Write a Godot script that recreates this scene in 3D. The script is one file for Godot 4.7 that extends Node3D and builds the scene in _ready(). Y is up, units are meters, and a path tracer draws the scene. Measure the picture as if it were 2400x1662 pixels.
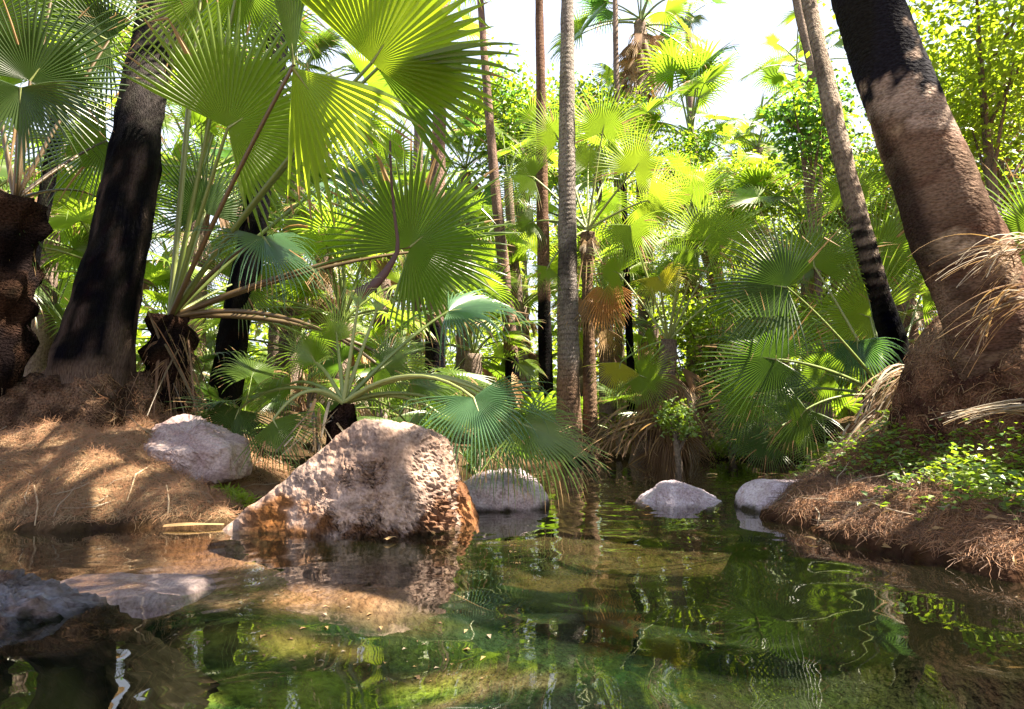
extends Node3D

const FL := 1500.0        # focal length in pixels of the 2400 x 1662 photograph
const PITCH := 5.86
var cam_xf: Transform3D
var taken := {}
var kid_names := {}
var nz := FastNoiseLite.new()
var nz2 := FastNoiseLite.new()
var M := {}
var lib := {}

# ---------------------------------------------------------------- helpers: names and tags

func numbered(called: String) -> String:
	var n: int = taken.get(called, -1) + 1
	taken[called] = n
	return called if n == 0 else "%s_%03d" % [called, n]

func thing(called: String, label: String, category: String, pos := Vector3.ZERO, group := "") -> Node3D:
	var o := Node3D.new()
	o.name = numbered(called)
	add_child(o, true)
	o.position = pos
	o.set_meta("label", label)
	o.set_meta("category", category)
	if group != "":
		o.set_meta("group", group)
	return o

func part(parent: Node3D, called: String, mesh: Mesh, m: Material, xf := Transform3D.IDENTITY) -> MeshInstance3D:
	var o := MeshInstance3D.new()
	var key := str(parent.get_instance_id()) + called
	var n: int = kid_names.get(key, -1) + 1
	kid_names[key] = n
	o.name = called if n == 0 else "%s_%03d" % [called, n]
	o.mesh = mesh
	if mesh.get_surface_count() > 1:
		o.set_surface_override_material(0, m)
		o.set_surface_override_material(1, M["dry"])
	else:
		o.material_override = m
	o.transform = xf
	parent.add_child(o, true)
	return o

func solo(called: String, mesh: Mesh, m: Material, label: String, category: String, pos := Vector3.ZERO, group := "") -> MeshInstance3D:
	var o := MeshInstance3D.new()
	o.name = numbered(called)
	o.mesh = mesh
	o.material_override = m
	o.position = pos
	add_child(o, true)
	if label != "":
		o.set_meta("label", label)
	if category != "":
		o.set_meta("category", category)
	if group != "":
		o.set_meta("group", group)
	return o

func scatter(parent: Node3D, called: String, mesh: Mesh, m: Material, xfs: Array, stuff := true, cols := []) -> MultiMeshInstance3D:
	var mm := MultiMesh.new()
	mm.transform_format = MultiMesh.TRANSFORM_3D
	if cols.size() > 0:
		mm.use_colors = true
	mm.mesh = mesh
	mm.instance_count = xfs.size()
	for i in xfs.size():
		mm.set_instance_transform(i, xfs[i])
		if cols.size() > 0:
			mm.set_instance_color(i, cols[i])
	var o := MultiMeshInstance3D.new()
	o.multimesh = mm
	o.material_override = m
	if parent == self:
		o.name = numbered(called)
	else:
		var key := str(parent.get_instance_id()) + called
		var n: int = kid_names.get(key, -1) + 1
		kid_names[key] = n
		o.name = called if n == 0 else "%s_%03d" % [called, n]
	parent.add_child(o, true)
	if stuff:
		o.set_meta("kind", "stuff")
	return o

func rgen(s: int) -> RandomNumberGenerator:
	var r := RandomNumberGenerator.new()
	r.seed = s * 7919 + 13
	return r

# ---------------------------------------------------------------- helpers: places

func at(px: float, py: float, d: float) -> Vector3:
	return cam_xf * Vector3((px - 1200.0) / FL * d, (831.0 - py) / FL * d, -d)

func on_level(px: float, py: float, level := 0.0) -> Vector3:
	var dir := cam_xf.basis * Vector3((px - 1200.0) / FL, (831.0 - py) / FL, -1.0)
	var t := (level - cam_xf.origin.y) / dir.y
	return cam_xf.origin + dir * t

func smooth(a: float, b: float, x: float) -> float:
	return smoothstep(a, b, x)

func n3(p: Vector3, f: float) -> float:
	return nz.get_noise_3d(p.x * f, p.y * f, p.z * f)

func fbm(p: Vector3, f: float) -> float:
	return n3(p, f) * 0.6 + n3(p + Vector3(7.1, 3.3, 1.7), f * 2.3) * 0.3 + n3(p + Vector3(2.2, 9.1, 5.5), f * 5.1) * 0.15

# ---------------------------------------------------------------- helpers: meshes

func mk(v: PackedVector3Array, ix: PackedInt32Array, smoothed := true, cols := PackedColorArray(), uv := PackedVector2Array()) -> ArrayMesh:
	var a := []
	a.resize(Mesh.ARRAY_MAX)
	a[Mesh.ARRAY_VERTEX] = v
	a[Mesh.ARRAY_INDEX] = ix
	if smoothed:
		var n := PackedVector3Array()
		n.resize(v.size())
		for i in range(0, ix.size(), 3):
			var p := v[ix[i]]
			var f := (v[ix[i + 2]] - p).cross(v[ix[i + 1]] - p)
			n[ix[i]] += f
			n[ix[i + 1]] += f
			n[ix[i + 2]] += f
		for i in n.size():
			n[i] = n[i].normalized() if n[i].length_squared() > 1e-20 else Vector3.UP
		a[Mesh.ARRAY_NORMAL] = n
	if cols.size() == v.size():
		a[Mesh.ARRAY_COLOR] = cols
	if uv.size() == v.size():
		a[Mesh.ARRAY_TEX_UV] = uv
	var m := ArrayMesh.new()
	m.add_surface_from_arrays(Mesh.PRIMITIVE_TRIANGLES, a)
	return m

# a tube along points; radius per point; relief(i, angle, p) adds to the radius, tint(p, angle, i) gives a colour
func tube(pts: PackedVector3Array, rad: PackedFloat32Array, sides: int, tint = null, relief = null, cap := true, flat := 1.0) -> ArrayMesh:
	var v := PackedVector3Array()
	var ix := PackedInt32Array()
	var cols := PackedColorArray()
	var n := pts.size()
	var ref := Vector3(0, 0, 1)
	var whole := (pts[n - 1] - pts[0]).normalized()
	if absf(whole.z) > 0.8:
		ref = Vector3(0, 1, 0)
	for i in n:
		var t := (pts[mini(i + 1, n - 1)] - pts[maxi(i - 1, 0)]).normalized()
		var s := t.cross(ref).normalized()
		var u := s.cross(t)
		ref = u if absf(whole.z) > 0.8 or absf(t.dot(Vector3(0, 0, 1))) > 0.8 else Vector3(0, 0, 1)
		for j in sides:
			var ang := TAU * j / sides
			var dir := s * cos(ang) + u * sin(ang) * flat
			var r := rad[i]
			if relief != null:
				r += relief.call(i, ang, pts[i] + dir * r)
			var p := pts[i] + dir * r
			v.append(p)
			if tint != null:
				cols.append(tint.call(p, ang, i))
	for i in n - 1:
		for j in sides:
			var a := i * sides + j
			var b := i * sides + (j + 1) % sides
			var c := a + sides
			var d := b + sides
			ix.append_array([a, b, c, b, d, c])
	if cap:
		for e in 2:
			var o := 0 if e == 0 else (n - 1) * sides
			v.append(pts[0] if e == 0 else pts[n - 1])
			if tint != null:
				cols.append(tint.call(v[v.size() - 1], 0.0, 0 if e == 0 else n - 1))
			for j in sides:
				if e == 0:
					ix.append_array([o + j, v.size() - 1, o + (j + 1) % sides])
				else:
					ix.append_array([o + j, o + (j + 1) % sides, v.size() - 1])
	return mk(v, ix, true, cols)

func bez(a: Vector3, b: Vector3, c: Vector3, d: Vector3, n: int) -> PackedVector3Array:
	var o := PackedVector3Array()
	for i in n + 1:
		o.append(a.bezier_interpolate(b, c, d, float(i) / n))
	return o

func taper(n: int, r0: float, r1: float) -> PackedFloat32Array:
	var o := PackedFloat32Array()
	for i in n:
		o.append(lerpf(r0, r1, float(i) / maxf(1.0, n - 1)))
	return o

# the blade of a fan palm leaf: pleated segments joined near the hub, free and drooping beyond.
# axis: the way the middle segment points, nrm: the upper face, rise: how far both halves fold up
func blade(axis: Vector3, nrm: Vector3, R: float, spread: float, nseg: int, split: float, droop: float, rise: float, g: RandomNumberGenerator) -> ArrayMesh:
	axis = axis.normalized()
	nrm = (nrm - axis * nrm.dot(axis)).normalized()
	var side := axis.cross(nrm)
	var fr := [0.008, 0.42, 0.76, 1.0]
	var fe := [0.0, 0.3, 0.58, 0.82, 1.0]
	var K := 8
	var down := Vector3(0, -1, 0)
	var mids := []
	var nors := []
	var sids := []
	var rads := []
	var wids := []
	var dth := deg_to_rad(spread) / nseg
	var wob := g.randf() * 10.0
	for i in nseg:
		var th := deg_to_rad(spread) * ((i + 0.5) / nseg - 0.5)
		var rr := R * (1.0 - 0.2 * pow(absf(th) / PI, 1.5)) * g.randf_range(0.95, 1.04)
		var sp := split * (1.0 + 0.12 * sin(i * 0.9 + wob)) * (1.0 - 0.15 * absf(th) / PI)
		var dir := (axis * cos(th) + side * sin(th) + nrm * rise * absf(sin(th))).normalized()
		var nn := (nrm - dir * nrm.dot(dir)).normalized()
		var wave := nz.get_noise_2d(i * 9.0 + wob * 300.0, wob * 777.0)
		var extra := g.randf_range(0.6, 1.3) * clampf(1.0 + 1.6 * wave, 0.3, 2.2)
		rr *= 1.0 + 0.14 * nz.get_noise_2d(i * 7.0 + 900.0, wob * 555.0)
		var jit := g.randf_range(-0.05, 0.05)
		var kink := g.randf() < 0.06
		var p := Vector3.ZERO
		var last := 0.0
		var pm := []
		var pn := []
		var ps := []
		var pr := []
		var pw := []
		for k in K:
			var f: float
			if k < 4:
				f = sp * fr[k]
			else:
				f = sp + (1.0 - sp) * fe[k - 3]
			var step := (f - last) * rr
			p += dir * step
			var amt: float = droop * (f - last) * (0.25 + 2.2 * f * f)
			if k >= 3:
				amt *= extra * 1.5
				dir = (dir + side * jit * (f - last) * 3.0).normalized()
				if kink and k == 5:
					amt += 1.2
			dir = (dir + down * amt).normalized()
			nn = (nn - dir * nn.dot(dir)).normalized()
			last = f
			var w: float
			if k < 4:
				w = f * rr * tan(dth * 0.5)
			else:
				var t: float = fe[k - 3]
				w = sp * rr * tan(dth * 0.5) * 0.86 * pow(1.0 - t, 0.75)
			pm.append(p)
			pn.append(nn)
			ps.append(dir.cross(nn))
			pr.append(f)
			pw.append(w)
		mids.append(pm)
		nors.append(pn)
		sids.append(ps)
		rads.append(pr)
		wids.append(pw)
	var v := PackedVector3Array()
	var ix := PackedInt32Array()
	var pleat := 0.5
	var dry := PackedInt32Array()
	# joined zone: boundaries then mid lines
	var bnd := []
	for j in nseg + 1:
		var row := []
		for k in 4:
			var q := Vector3.ZERO
			var c := 0
			if j > 0:
				q += mids[j - 1][k] + sids[j - 1][k] * wids[j - 1][k] - nors[j - 1][k] * wids[j - 1][k] * pleat
				c += 1
			if j < nseg:
				q += mids[j][k] - sids[j][k] * wids[j][k] - nors[j][k] * wids[j][k] * pleat
				c += 1
			row.append(v.size())
			v.append(q / c)
		bnd.append(row)
	for i in nseg:
		var mid := []
		for k in 4:
			mid.append(v.size())
			v.append(mids[i][k] + nors[i][k] * wids[i][k] * pleat)
		for k in 3:
			var l0: int = bnd[i][k]
			var l1: int = bnd[i][k + 1]
			var r0: int = bnd[i + 1][k]
			var r1: int = bnd[i + 1][k + 1]
			ix.append_array([l0, l1, mid[k], mid[k], l1, mid[k + 1], mid[k], mid[k + 1], r0, r0, mid[k + 1], r1])
		var brown := g.randf() < 0.025
		var l: int = bnd[i][3]
		var m: int = mid[3]
		var r: int = bnd[i + 1][3]
		for k in range(4, K - 1):
			var w: float = wids[i][k]
			var o := v.size()
			v.append(mids[i][k] - sids[i][k] * w - nors[i][k] * w * pleat * 0.8)
			v.append(mids[i][k] + nors[i][k] * w * pleat * 0.8)
			v.append(mids[i][k] + sids[i][k] * w - nors[i][k] * w * pleat * 0.8)
			if k == 6 and g.randf() < 0.14 or brown:
				dry.append_array([l, o, m, m, o, o + 1, m, o + 1, r, r, o + 1, o + 2])
			else:
				ix.append_array([l, o, m, m, o, o + 1, m, o + 1, r, r, o + 1, o + 2])
			l = o
			m = o + 1
			r = o + 2
		v.append(mids[i][K - 1])
		if g.randf() < 0.5:
			dry.append_array([l, v.size() - 1, m, m, v.size() - 1, r])
		else:
			ix.append_array([l, v.size() - 1, m, m, v.size() - 1, r])
	var out := mk(v, ix, false)
	if dry.size() > 0:
		var a := []
		a.resize(Mesh.ARRAY_MAX)
		a[Mesh.ARRAY_VERTEX] = v
		a[Mesh.ARRAY_INDEX] = dry
		out.add_surface_from_arrays(Mesh.PRIMITIVE_TRIANGLES, a)
	return out

func stalk(a: Vector3, b: Vector3, lift: float, r0: float, r1: float, n := 8) -> ArrayMesh:
	var len := a.distance_to(b)
	var c1 := a.lerp(b, 0.35) + Vector3(0, lift * len, 0)
	var c2 := a.lerp(b, 0.72) + Vector3(0, lift * len, 0)
	return tube(bez(a, c1, c2, b, n), taper(n + 1, r0, r1), 5, null, null, false, 0.65)

# ---------------------------------------------------------------- materials

func lin(r: float, g: float, b: float, a := 1.0) -> Color:
	var c := Color(r, g, b).linear_to_srgb()
	c.a = a
	return c

func noise_tex(f: float, kind: int, octaves: int, ramp: Array, size := 512, normal := false, strength := 4.0, seed_ := 1, frac := FastNoiseLite.FRACTAL_FBM) -> NoiseTexture2D:
	var n := FastNoiseLite.new()
	n.noise_type = kind
	n.frequency = f
	n.fractal_octaves = octaves
	n.fractal_type = frac
	n.seed = seed_
	var t := NoiseTexture2D.new()
	t.width = size
	t.height = size
	t.seamless = true
	t.noise = n
	if normal:
		t.as_normal_map = true
		t.bump_strength = strength
	elif ramp.size() > 0:
		var gr := Gradient.new()
		var offs := PackedFloat32Array()
		var cs := PackedColorArray()
		for e in ramp:
			offs.append(e[0])
			cs.append(Color(e[1], e[2], e[3]))
		gr.offsets = offs
		gr.colors = cs
		t.color_ramp = gr
	return t

func leaf_mat(called: String, base: Color, glow: Color, share: float, rough := 0.42) -> void:
	var m := StandardMaterial3D.new()
	m.resource_name = called
	m.albedo_color = base.linear_to_srgb()
	m.roughness = rough
	m.metallic_specular = 0.5
	m.cull_mode = BaseMaterial3D.CULL_DISABLED
	if share > 0.0:
		m.backlight_enabled = true
		var top := maxf(glow.r, maxf(glow.g, glow.b))
		var k := 2.0 * share / top
		m.backlight = Color(glow.r * k, glow.g * k, glow.b * k).linear_to_srgb()
	M[called] = m

func solid(called: String, rough: float, tex: Texture2D, scale: float, bump: Texture2D = null, depth := 0.0, tinted := true, base := Color(1, 1, 1)) -> StandardMaterial3D:
	var m := StandardMaterial3D.new()
	m.resource_name = called
	m.albedo_color = base.linear_to_srgb()
	m.roughness = rough
	m.vertex_color_use_as_albedo = tinted
	m.metallic_specular = 0.12
	m.albedo_texture = tex
	m.uv1_triplanar = true
	m.uv1_world_triplanar = true
	m.uv1_scale = Vector3.ONE * scale
	if bump:
		m.heightmap_enabled = true
		m.heightmap_texture = bump
		m.heightmap_scale = depth
	M[called] = m
	return m

func materials() -> void:
	leaf_mat("mid", Color(0.0608, 0.0896, 0.0112), Color(0.62, 1.0, 0.05), 0.187)
	leaf_mat("mid_two", Color(0.0756, 0.1050, 0.0134), Color(0.66, 1.0, 0.05), 0.254)
	leaf_mat("deep", Color(0.025, 0.044, 0.010), Color(0.5, 1.0, 0.08), 0.09, 0.38)  # leaf green darkened for fans in shade, so the shade is in the colour
	leaf_mat("deep_two", Color(0.048, 0.076, 0.014), Color(0.60, 1.0, 0.06), 0.15, 0.36)
	leaf_mat("glossy", Color(0.045, 0.090, 0.045), Color(0.45, 1.0, 0.15), 0.12, 0.26)
	leaf_mat("fresh", Color(0.0945, 0.1339, 0.0173), Color(0.68, 1.0, 0.06), 0.270)
	leaf_mat("fresh_two", Color(0.1103, 0.1418, 0.0173), Color(0.74, 1.0, 0.06), 0.270)
	leaf_mat("glowing", Color(0.0960, 0.1360, 0.0128), Color(0.76, 1.0, 0.04), 0.331)
	leaf_mat("yellow", Color(0.200, 0.200, 0.025), Color(1.0, 0.92, 0.04), 0.30)
	leaf_mat("pale", Color(0.220, 0.300, 0.130), Color(0.7, 1.0, 0.3), 0.25, 0.3)
	leaf_mat("dry", Color(0.2400, 0.1480, 0.0640), Color(1.0, 0.62, 0.22), 0.140, 0.7)
	leaf_mat("dry_orange", Color(0.330, 0.150, 0.035), Color(1.0, 0.5, 0.1), 0.18, 0.7)
	leaf_mat("dry_grey", Color(0.2400, 0.1920, 0.1360), Color(1.0, 0.75, 0.5), 0.100, 0.75)
	leaf_mat("dry_brown", Color(0.130, 0.070, 0.034), Color(1.0, 0.6, 0.3), 0.06, 0.75)
	leaf_mat("tree_light", Color(0.0938, 0.1312, 0.0120), Color(0.74, 1.0, 0.04), 0.210)
	leaf_mat("tree_mid", Color(0.0585, 0.0938, 0.0120), Color(0.7, 1.0, 0.04), 0.195)
	leaf_mat("tree_dark", Color(0.030, 0.075, 0.020), Color(0.45, 1.0, 0.1), 0.16)
	leaf_mat("moss", Color(0.0450, 0.0938, 0.0135), Color(0.6, 1.0, 0.08), 0.150, 0.55)
	leaf_mat("stem", Color(0.120, 0.160, 0.035), Color(0.7, 1.0, 0.2), 0.0, 0.4)
	leaf_mat("stem_pale", Color(0.200, 0.230, 0.070), Color(0.7, 1.0, 0.2), 0.0, 0.4)
	leaf_mat("stem_brown", Color(0.085, 0.055, 0.022), Color(0.7, 1.0, 0.2), 0.0, 0.45)
	leaf_mat("stem_red", Color(0.0540, 0.0168, 0.0132), Color(0.7, 1.0, 0.2), 0.000, 0.45)
	leaf_mat("fibre_tan", Color(0.2400, 0.1560, 0.0840), Color(1, 1, 1), 0.000, 0.8)
	leaf_mat("fibre_brown", Color(0.235, 0.115, 0.055), Color(1, 1, 1), 0.0, 0.8)
	leaf_mat("fibre_dark", Color(0.085, 0.042, 0.022), Color(1, 1, 1), 0.0, 0.8)
	leaf_mat("fibre_pale", Color(0.3520, 0.2560, 0.1520), Color(1, 1, 1), 0.000, 0.8)
	var SM := FastNoiseLite.TYPE_SIMPLEX_SMOOTH
	var CE := FastNoiseLite.TYPE_CELLULAR
	var grain := noise_tex(0.02, SM, 5, [[0.0, 0.55, 0.52, 0.50], [0.5, 0.84, 0.83, 0.82], [1.0, 1.0, 1.0, 1.0]], 512, false, 0, 3)
	var grain_h := noise_tex(0.03, SM, 5, [], 512, false, 0, 4)
	var speck := noise_tex(0.035, SM, 4, [[0.0, 0.30, 0.27, 0.26], [0.42, 0.72, 0.70, 0.68], [0.6, 0.95, 0.94, 0.93], [1.0, 1.0, 1.0, 1.0]], 512, false, 0, 9)
	var cracks := noise_tex(0.02, CE, 3, [], 512, false, 0, 6, FastNoiseLite.FRACTAL_RIDGED)
	solid("bark", 0.85, grain, 3.2, grain_h, 1.6)
	M["bark"].uv1_scale = Vector3(5.0, 2.0, 5.0)
	solid("bark_big", 0.85, noise_tex(0.03, SM, 5, [[0.0, 0.45, 0.42, 0.40], [0.4, 0.80, 0.78, 0.76], [0.62, 0.97, 0.95, 0.93], [1.0, 1.0, 1.0, 1.0]], 1024, false, 0, 23), 1.6, grain_h, 1.0)
	M["bark_big"].uv1_scale = Vector3(1.5, 2.6, 1.5)
	solid("char", 0.8, grain, 3.2, grain_h, 2.5)
	M["char"].uv1_scale = Vector3(11.0, 1.6, 11.0)
	solid("rock", 0.8, noise_tex(0.045, SM, 5, [[0.0, 0.62, 0.58, 0.56], [0.35, 0.82, 0.80, 0.79], [0.6, 0.94, 0.93, 0.92], [1.0, 1.0, 1.0, 1.0]], 1024, false, 0, 19), 1.3, grain_h, 0.45)
	solid("rock_grey", 0.85, grain, 4.0, null, 0.0, false, Color(0.12, 0.10, 0.085))
	solid("soil", 0.95, grain, 2.2, grain_h, 1.6)
	solid("rootmass", 0.95, speck, 3.6, grain_h, 2.5)

# ---------------------------------------------------------------- ground

var shore := PackedVector2Array()
var gx := PackedFloat32Array()
var gz := PackedFloat32Array()
var gh := PackedFloat32Array()
var gs := PackedFloat32Array()
var land_pts := []
var bed_pts := []

func shore_distance(x: float, z: float) -> float:
	var p := Vector2(x, z)
	var best := 1e9
	var inside := false
	var n := shore.size()
	var j := n - 1
	for i in n:
		var a := shore[j]
		var b := shore[i]
		var ab := b - a
		var t := clampf((p - a).dot(ab) / ab.length_squared(), 0.0, 1.0)
		best = minf(best, (a + ab * t - p).length_squared())
		if (a.y > p.y) != (b.y > p.y) and p.x < (b.x - a.x) * (p.y - a.y) / (b.y - a.y) + a.x:
			inside = not inside
		j = i
	return -sqrt(best) if inside else sqrt(best)

func idw(list: Array, x: float, z: float) -> float:
	var s := 0.0
	var w := 0.0
	for e in list:
		var d: float = (x - e[0]) * (x - e[0]) + (z - e[1]) * (z - e[1]) + 0.02
		var k := 1.0 / (d * d)
		s += e[2] * k
		w += k
	return s / w

func axis_steps(lo: float, hi: float, step: float, far: float) -> PackedFloat32Array:
	var out := PackedFloat32Array()
	var neg := []
	var s := step
	var x := lo
	while x > -far:
		s *= 1.35
		x -= s
		neg.append(x)
	neg.reverse()
	for e in neg:
		out.append(e)
	x = lo
	while x < hi:
		out.append(x)
		x += step
	s = step
	while x < far:
		out.append(x)
		x += s
		s *= 1.35
	out.append(far + 10.0)
	return out

func make_ground() -> void:
	for q in [[-900, 1330], [-300, 1255], [0, 1243], [150, 1250], [290, 1240], [430, 1236], [540, 1232], [620, 1195], [760, 1150], [900, 1128], [1040, 1122], [1160, 1112], [1260, 1104], [1330, 1088], [1400, 1080], [1450, 1076], [1540, 1088], [1640, 1080], [1700, 1074], [1790, 1084], [1900, 1082], [1990, 1078], [2060, 1074], [2050, 1090], [1960, 1124], [1880, 1142], [1800, 1158], [1762, 1186], [1800, 1212], [1870, 1238], [1960, 1276], [2100, 1312], [2250, 1340], [2400, 1366], [2800, 1420]]:
		var w := on_level(q[0], q[1])
		shore.append(Vector2(w.x, w.z))
	shore.append(Vector2(2.6, 1.0))
	shore.append(Vector2(2.2, 4.0))
	shore.append(Vector2(-3.5, 4.0))
	shore.append(Vector2(-4.2, -1.0))
	for e in [[100, 950, 3.8, 0.0], [215, 900, 4.1, 0.0], [330, 985, 3.6, 0.0], [0, 1000, 3.6, 0.0], [420, 1060, 3.6, 0.0], [520, 1120, 3.7, 0.0], [-300, 960, 3.8, 0.0]]:
		var w := at(e[0], e[1], e[2])
		land_pts.append([w.x, w.z, w.y])
	for e in [[800, 1080, 4.2], [1000, 1060, 5.0], [1150, 1060, 6.5], [1280, 1040, 8.2], [1340, 1036, 8.2], [1390, 1064, 8.2], [520, 960, 6.5], [1550, 1060, 7.6], [1750, 1050, 8.0], [1600, 1000, 12.0], [1000, 980, 10.0], [500, 940, 10.0]]:
		var w := at(e[0], e[1], e[2])
		land_pts.append([w.x, w.z, maxf(w.y, 0.05)])
	for e in [[1985, 1050, 4.0], [2050, 1000, 3.9], [2150, 950, 3.8], [2300, 960, 3.4], [2400, 1000, 3.0], [2110, 870, 5.0], [1960, 960, 5.4], [2700, 1000, 2.8], [1850, 1120, 4.1], [2100, 1120, 3.2], [2250, 1130, 2.9], [2400, 1140, 2.7]]:
		var w := at(e[0], e[1], e[2])
		land_pts.append([w.x, w.z, w.y + 0.02])
	land_pts.append_array([[-6, -8, 0.5], [6, -8, 0.7], [0, -16, 0.5], [-8, 0, 0.7], [6, 0, 0.8], [-14, -20, 0.8], [14, -20, 1.0], [0, -40, 1.5], [0, 8, 0.5]])
	for e in [[200, 1290, 0.16], [450, 1290, 0.15], [700, 1330, 0.16], [900, 1360, 0.20], [560, 1420, 0.20], [300, 1380, 0.22], [80, 1420, 0.34], [150, 1560, 0.5], [700, 1560, 0.30], [900, 1600, 0.36], [1100, 1450, 0.5], [1400, 1400, 0.6], [1700, 1400, 0.6], [1900, 1500, 0.6], [2200, 1560, 0.4], [1400, 1200, 0.4], [1250, 1250, 0.45], [1600, 1120, 0.3], [1350, 1120, 0.35], [1500, 1110, 0.35], [1850, 1110, 0.4], [2000, 1340, 0.35]]:
		var w := on_level(e[0], e[1], -e[2])
		bed_pts.append([w.x, w.z, e[2]])
	gx = axis_steps(-4.6, 4.6, 0.05, 260.0)
	gz = axis_steps(-9.2, 0.6, 0.05, 260.0)
	var nx := gx.size()
	var nzz := gz.size()
	var v := PackedVector3Array()
	var cols := PackedColorArray()
	var ix := PackedInt32Array()
	gh.resize(nx * nzz)
	gs.resize(nx * nzz)
	for i in nzz:
		for j in nx:
			var x := gx[j]
			var z := gz[i]
			var p := Vector3(x, 0, z)
			var sd := shore_distance(x, z)
			sd += 0.07 * n3(p, 90.0) + 0.035 * n3(p, 260.0)
			var h: float
			if sd > 0.0:
				var B := idw(land_pts, x, z)
				h = B * (1.0 - exp(-sd / 0.32)) + minf(sd, 0.25) * (0.30 * fbm(p, 110.0) + 0.12 * fbm(p + Vector3(3, 0, 1), 420.0))
				if sd > 12.0:
					h += minf(sd - 12.0, 60.0) * 0.06
			else:
				h = -idw(bed_pts, x, z) * (1.0 - exp(sd / (0.22 if x < 0.5 else 0.12))) + minf(-sd, 0.2) * 0.08 * fbm(p, 120.0)
				h = minf(h, -0.004)
			gh[i * nx + j] = h
			gs[i * nx + j] = sd
			v.append(Vector3(x, h, z))
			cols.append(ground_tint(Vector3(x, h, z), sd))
	for i in nzz - 1:
		for j in nx - 1:
			var a := i * nx + j
			ix.append_array([a, a + 1, a + nx, a + 1, a + nx + 1, a + nx])
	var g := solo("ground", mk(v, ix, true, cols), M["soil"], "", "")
	g.set_meta("kind", "structure")

func ground_tint(p: Vector3, sd: float) -> Color:
	var n := fbm(p, 60.0)
	var n2 := fbm(p + Vector3(4, 1, 2), 200.0)
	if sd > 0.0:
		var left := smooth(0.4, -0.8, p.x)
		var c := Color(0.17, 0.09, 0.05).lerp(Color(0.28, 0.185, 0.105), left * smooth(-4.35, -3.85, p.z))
		c = c.lerp(Color(0.045, 0.030, 0.018), smooth(-3.85, -4.35, p.z) * left)  # shade behind the boulder, painted into the bank colour
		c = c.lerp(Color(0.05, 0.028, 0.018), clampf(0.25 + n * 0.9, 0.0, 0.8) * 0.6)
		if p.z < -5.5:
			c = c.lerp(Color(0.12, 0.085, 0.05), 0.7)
		c = c.lerp(c * 0.25, smooth(0.09, 0.02, p.y))  # wet earth and the bank's shadow, both painted dark along the waterline
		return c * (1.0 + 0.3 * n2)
	var sand := Color(0.36, 0.20, 0.11).lerp(Color(0.24, 0.115, 0.05), clampf(0.5 + n * 1.6, 0.0, 1.0))
	sand = sand.lerp(Color(0.50, 0.36, 0.23), clampf(n2 * 2.2, 0.0, 1.0) * 0.6)
	var algae := Color(0.19, 0.27, 0.03).lerp(Color(0.03, 0.07, 0.015), clampf(0.5 + n2 * 2.5, 0.0, 1.0))
	algae = algae.lerp(Color(0.22, 0.17, 0.05), clampf(n * 2.5, 0.0, 1.0) * 0.7)
	var deep := Color(0.015, 0.026, 0.008).lerp(Color(0.004, 0.011, 0.004), clampf(0.5 + n * 2.0, 0.0, 1.0))  # dark green painted in for light lost at depth and mirrored palms
	var d := -p.y
	# algae sits on the bed from about 1.7 m to the camera, left of the middle
	var k := smooth(-2.40, -2.15, p.z + n * 0.4) * smooth(0.1, -0.3, p.x + n * 0.6) * smooth(-1.15, -0.95, p.x + n * 0.4)
	var c2 := sand.lerp(algae, k)
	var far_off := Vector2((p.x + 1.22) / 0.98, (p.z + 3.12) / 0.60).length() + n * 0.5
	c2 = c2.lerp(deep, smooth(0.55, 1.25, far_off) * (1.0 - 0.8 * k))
	c2 = c2 * lerpf(0.30, 1.0, smooth(0.02, 0.30, -sd))  # bed darkened towards the shore: painted shadow plus wet silt
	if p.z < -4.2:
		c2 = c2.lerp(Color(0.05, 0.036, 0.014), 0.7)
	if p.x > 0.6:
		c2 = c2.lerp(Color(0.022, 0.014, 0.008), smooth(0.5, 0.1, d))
	return c2

func ground_at(x: float, z: float, list: PackedFloat32Array) -> float:
	var j := clampi(gx.bsearch(x) - 1, 0, gx.size() - 2)
	var i := clampi(gz.bsearch(z) - 1, 0, gz.size() - 2)
	var u := clampf((x - gx[j]) / (gx[j + 1] - gx[j]), 0.0, 1.0)
	var w := clampf((z - gz[i]) / (gz[i + 1] - gz[i]), 0.0, 1.0)
	var nx := gx.size()
	var a := lerpf(list[i * nx + j], list[i * nx + j + 1], u)
	var b := lerpf(list[(i + 1) * nx + j], list[(i + 1) * nx + j + 1], u)
	return lerpf(a, b, w)

func gy(x: float, z: float) -> float:
	return ground_at(x, z, gh)

# where the ray through a pixel of the photograph meets the bank
func ground_hit(px: float, py: float) -> Vector3:
	var dir := (cam_xf.basis * Vector3((px - 1200.0) / FL, (831.0 - py) / FL, -1.0))
	var t := 0.8
	while t < 14.0:
		var p := cam_xf.origin + dir * t
		if p.y < gy(p.x, p.z):
			return p
		t += 0.02
	return cam_xf.origin + dir * 4.0

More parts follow.
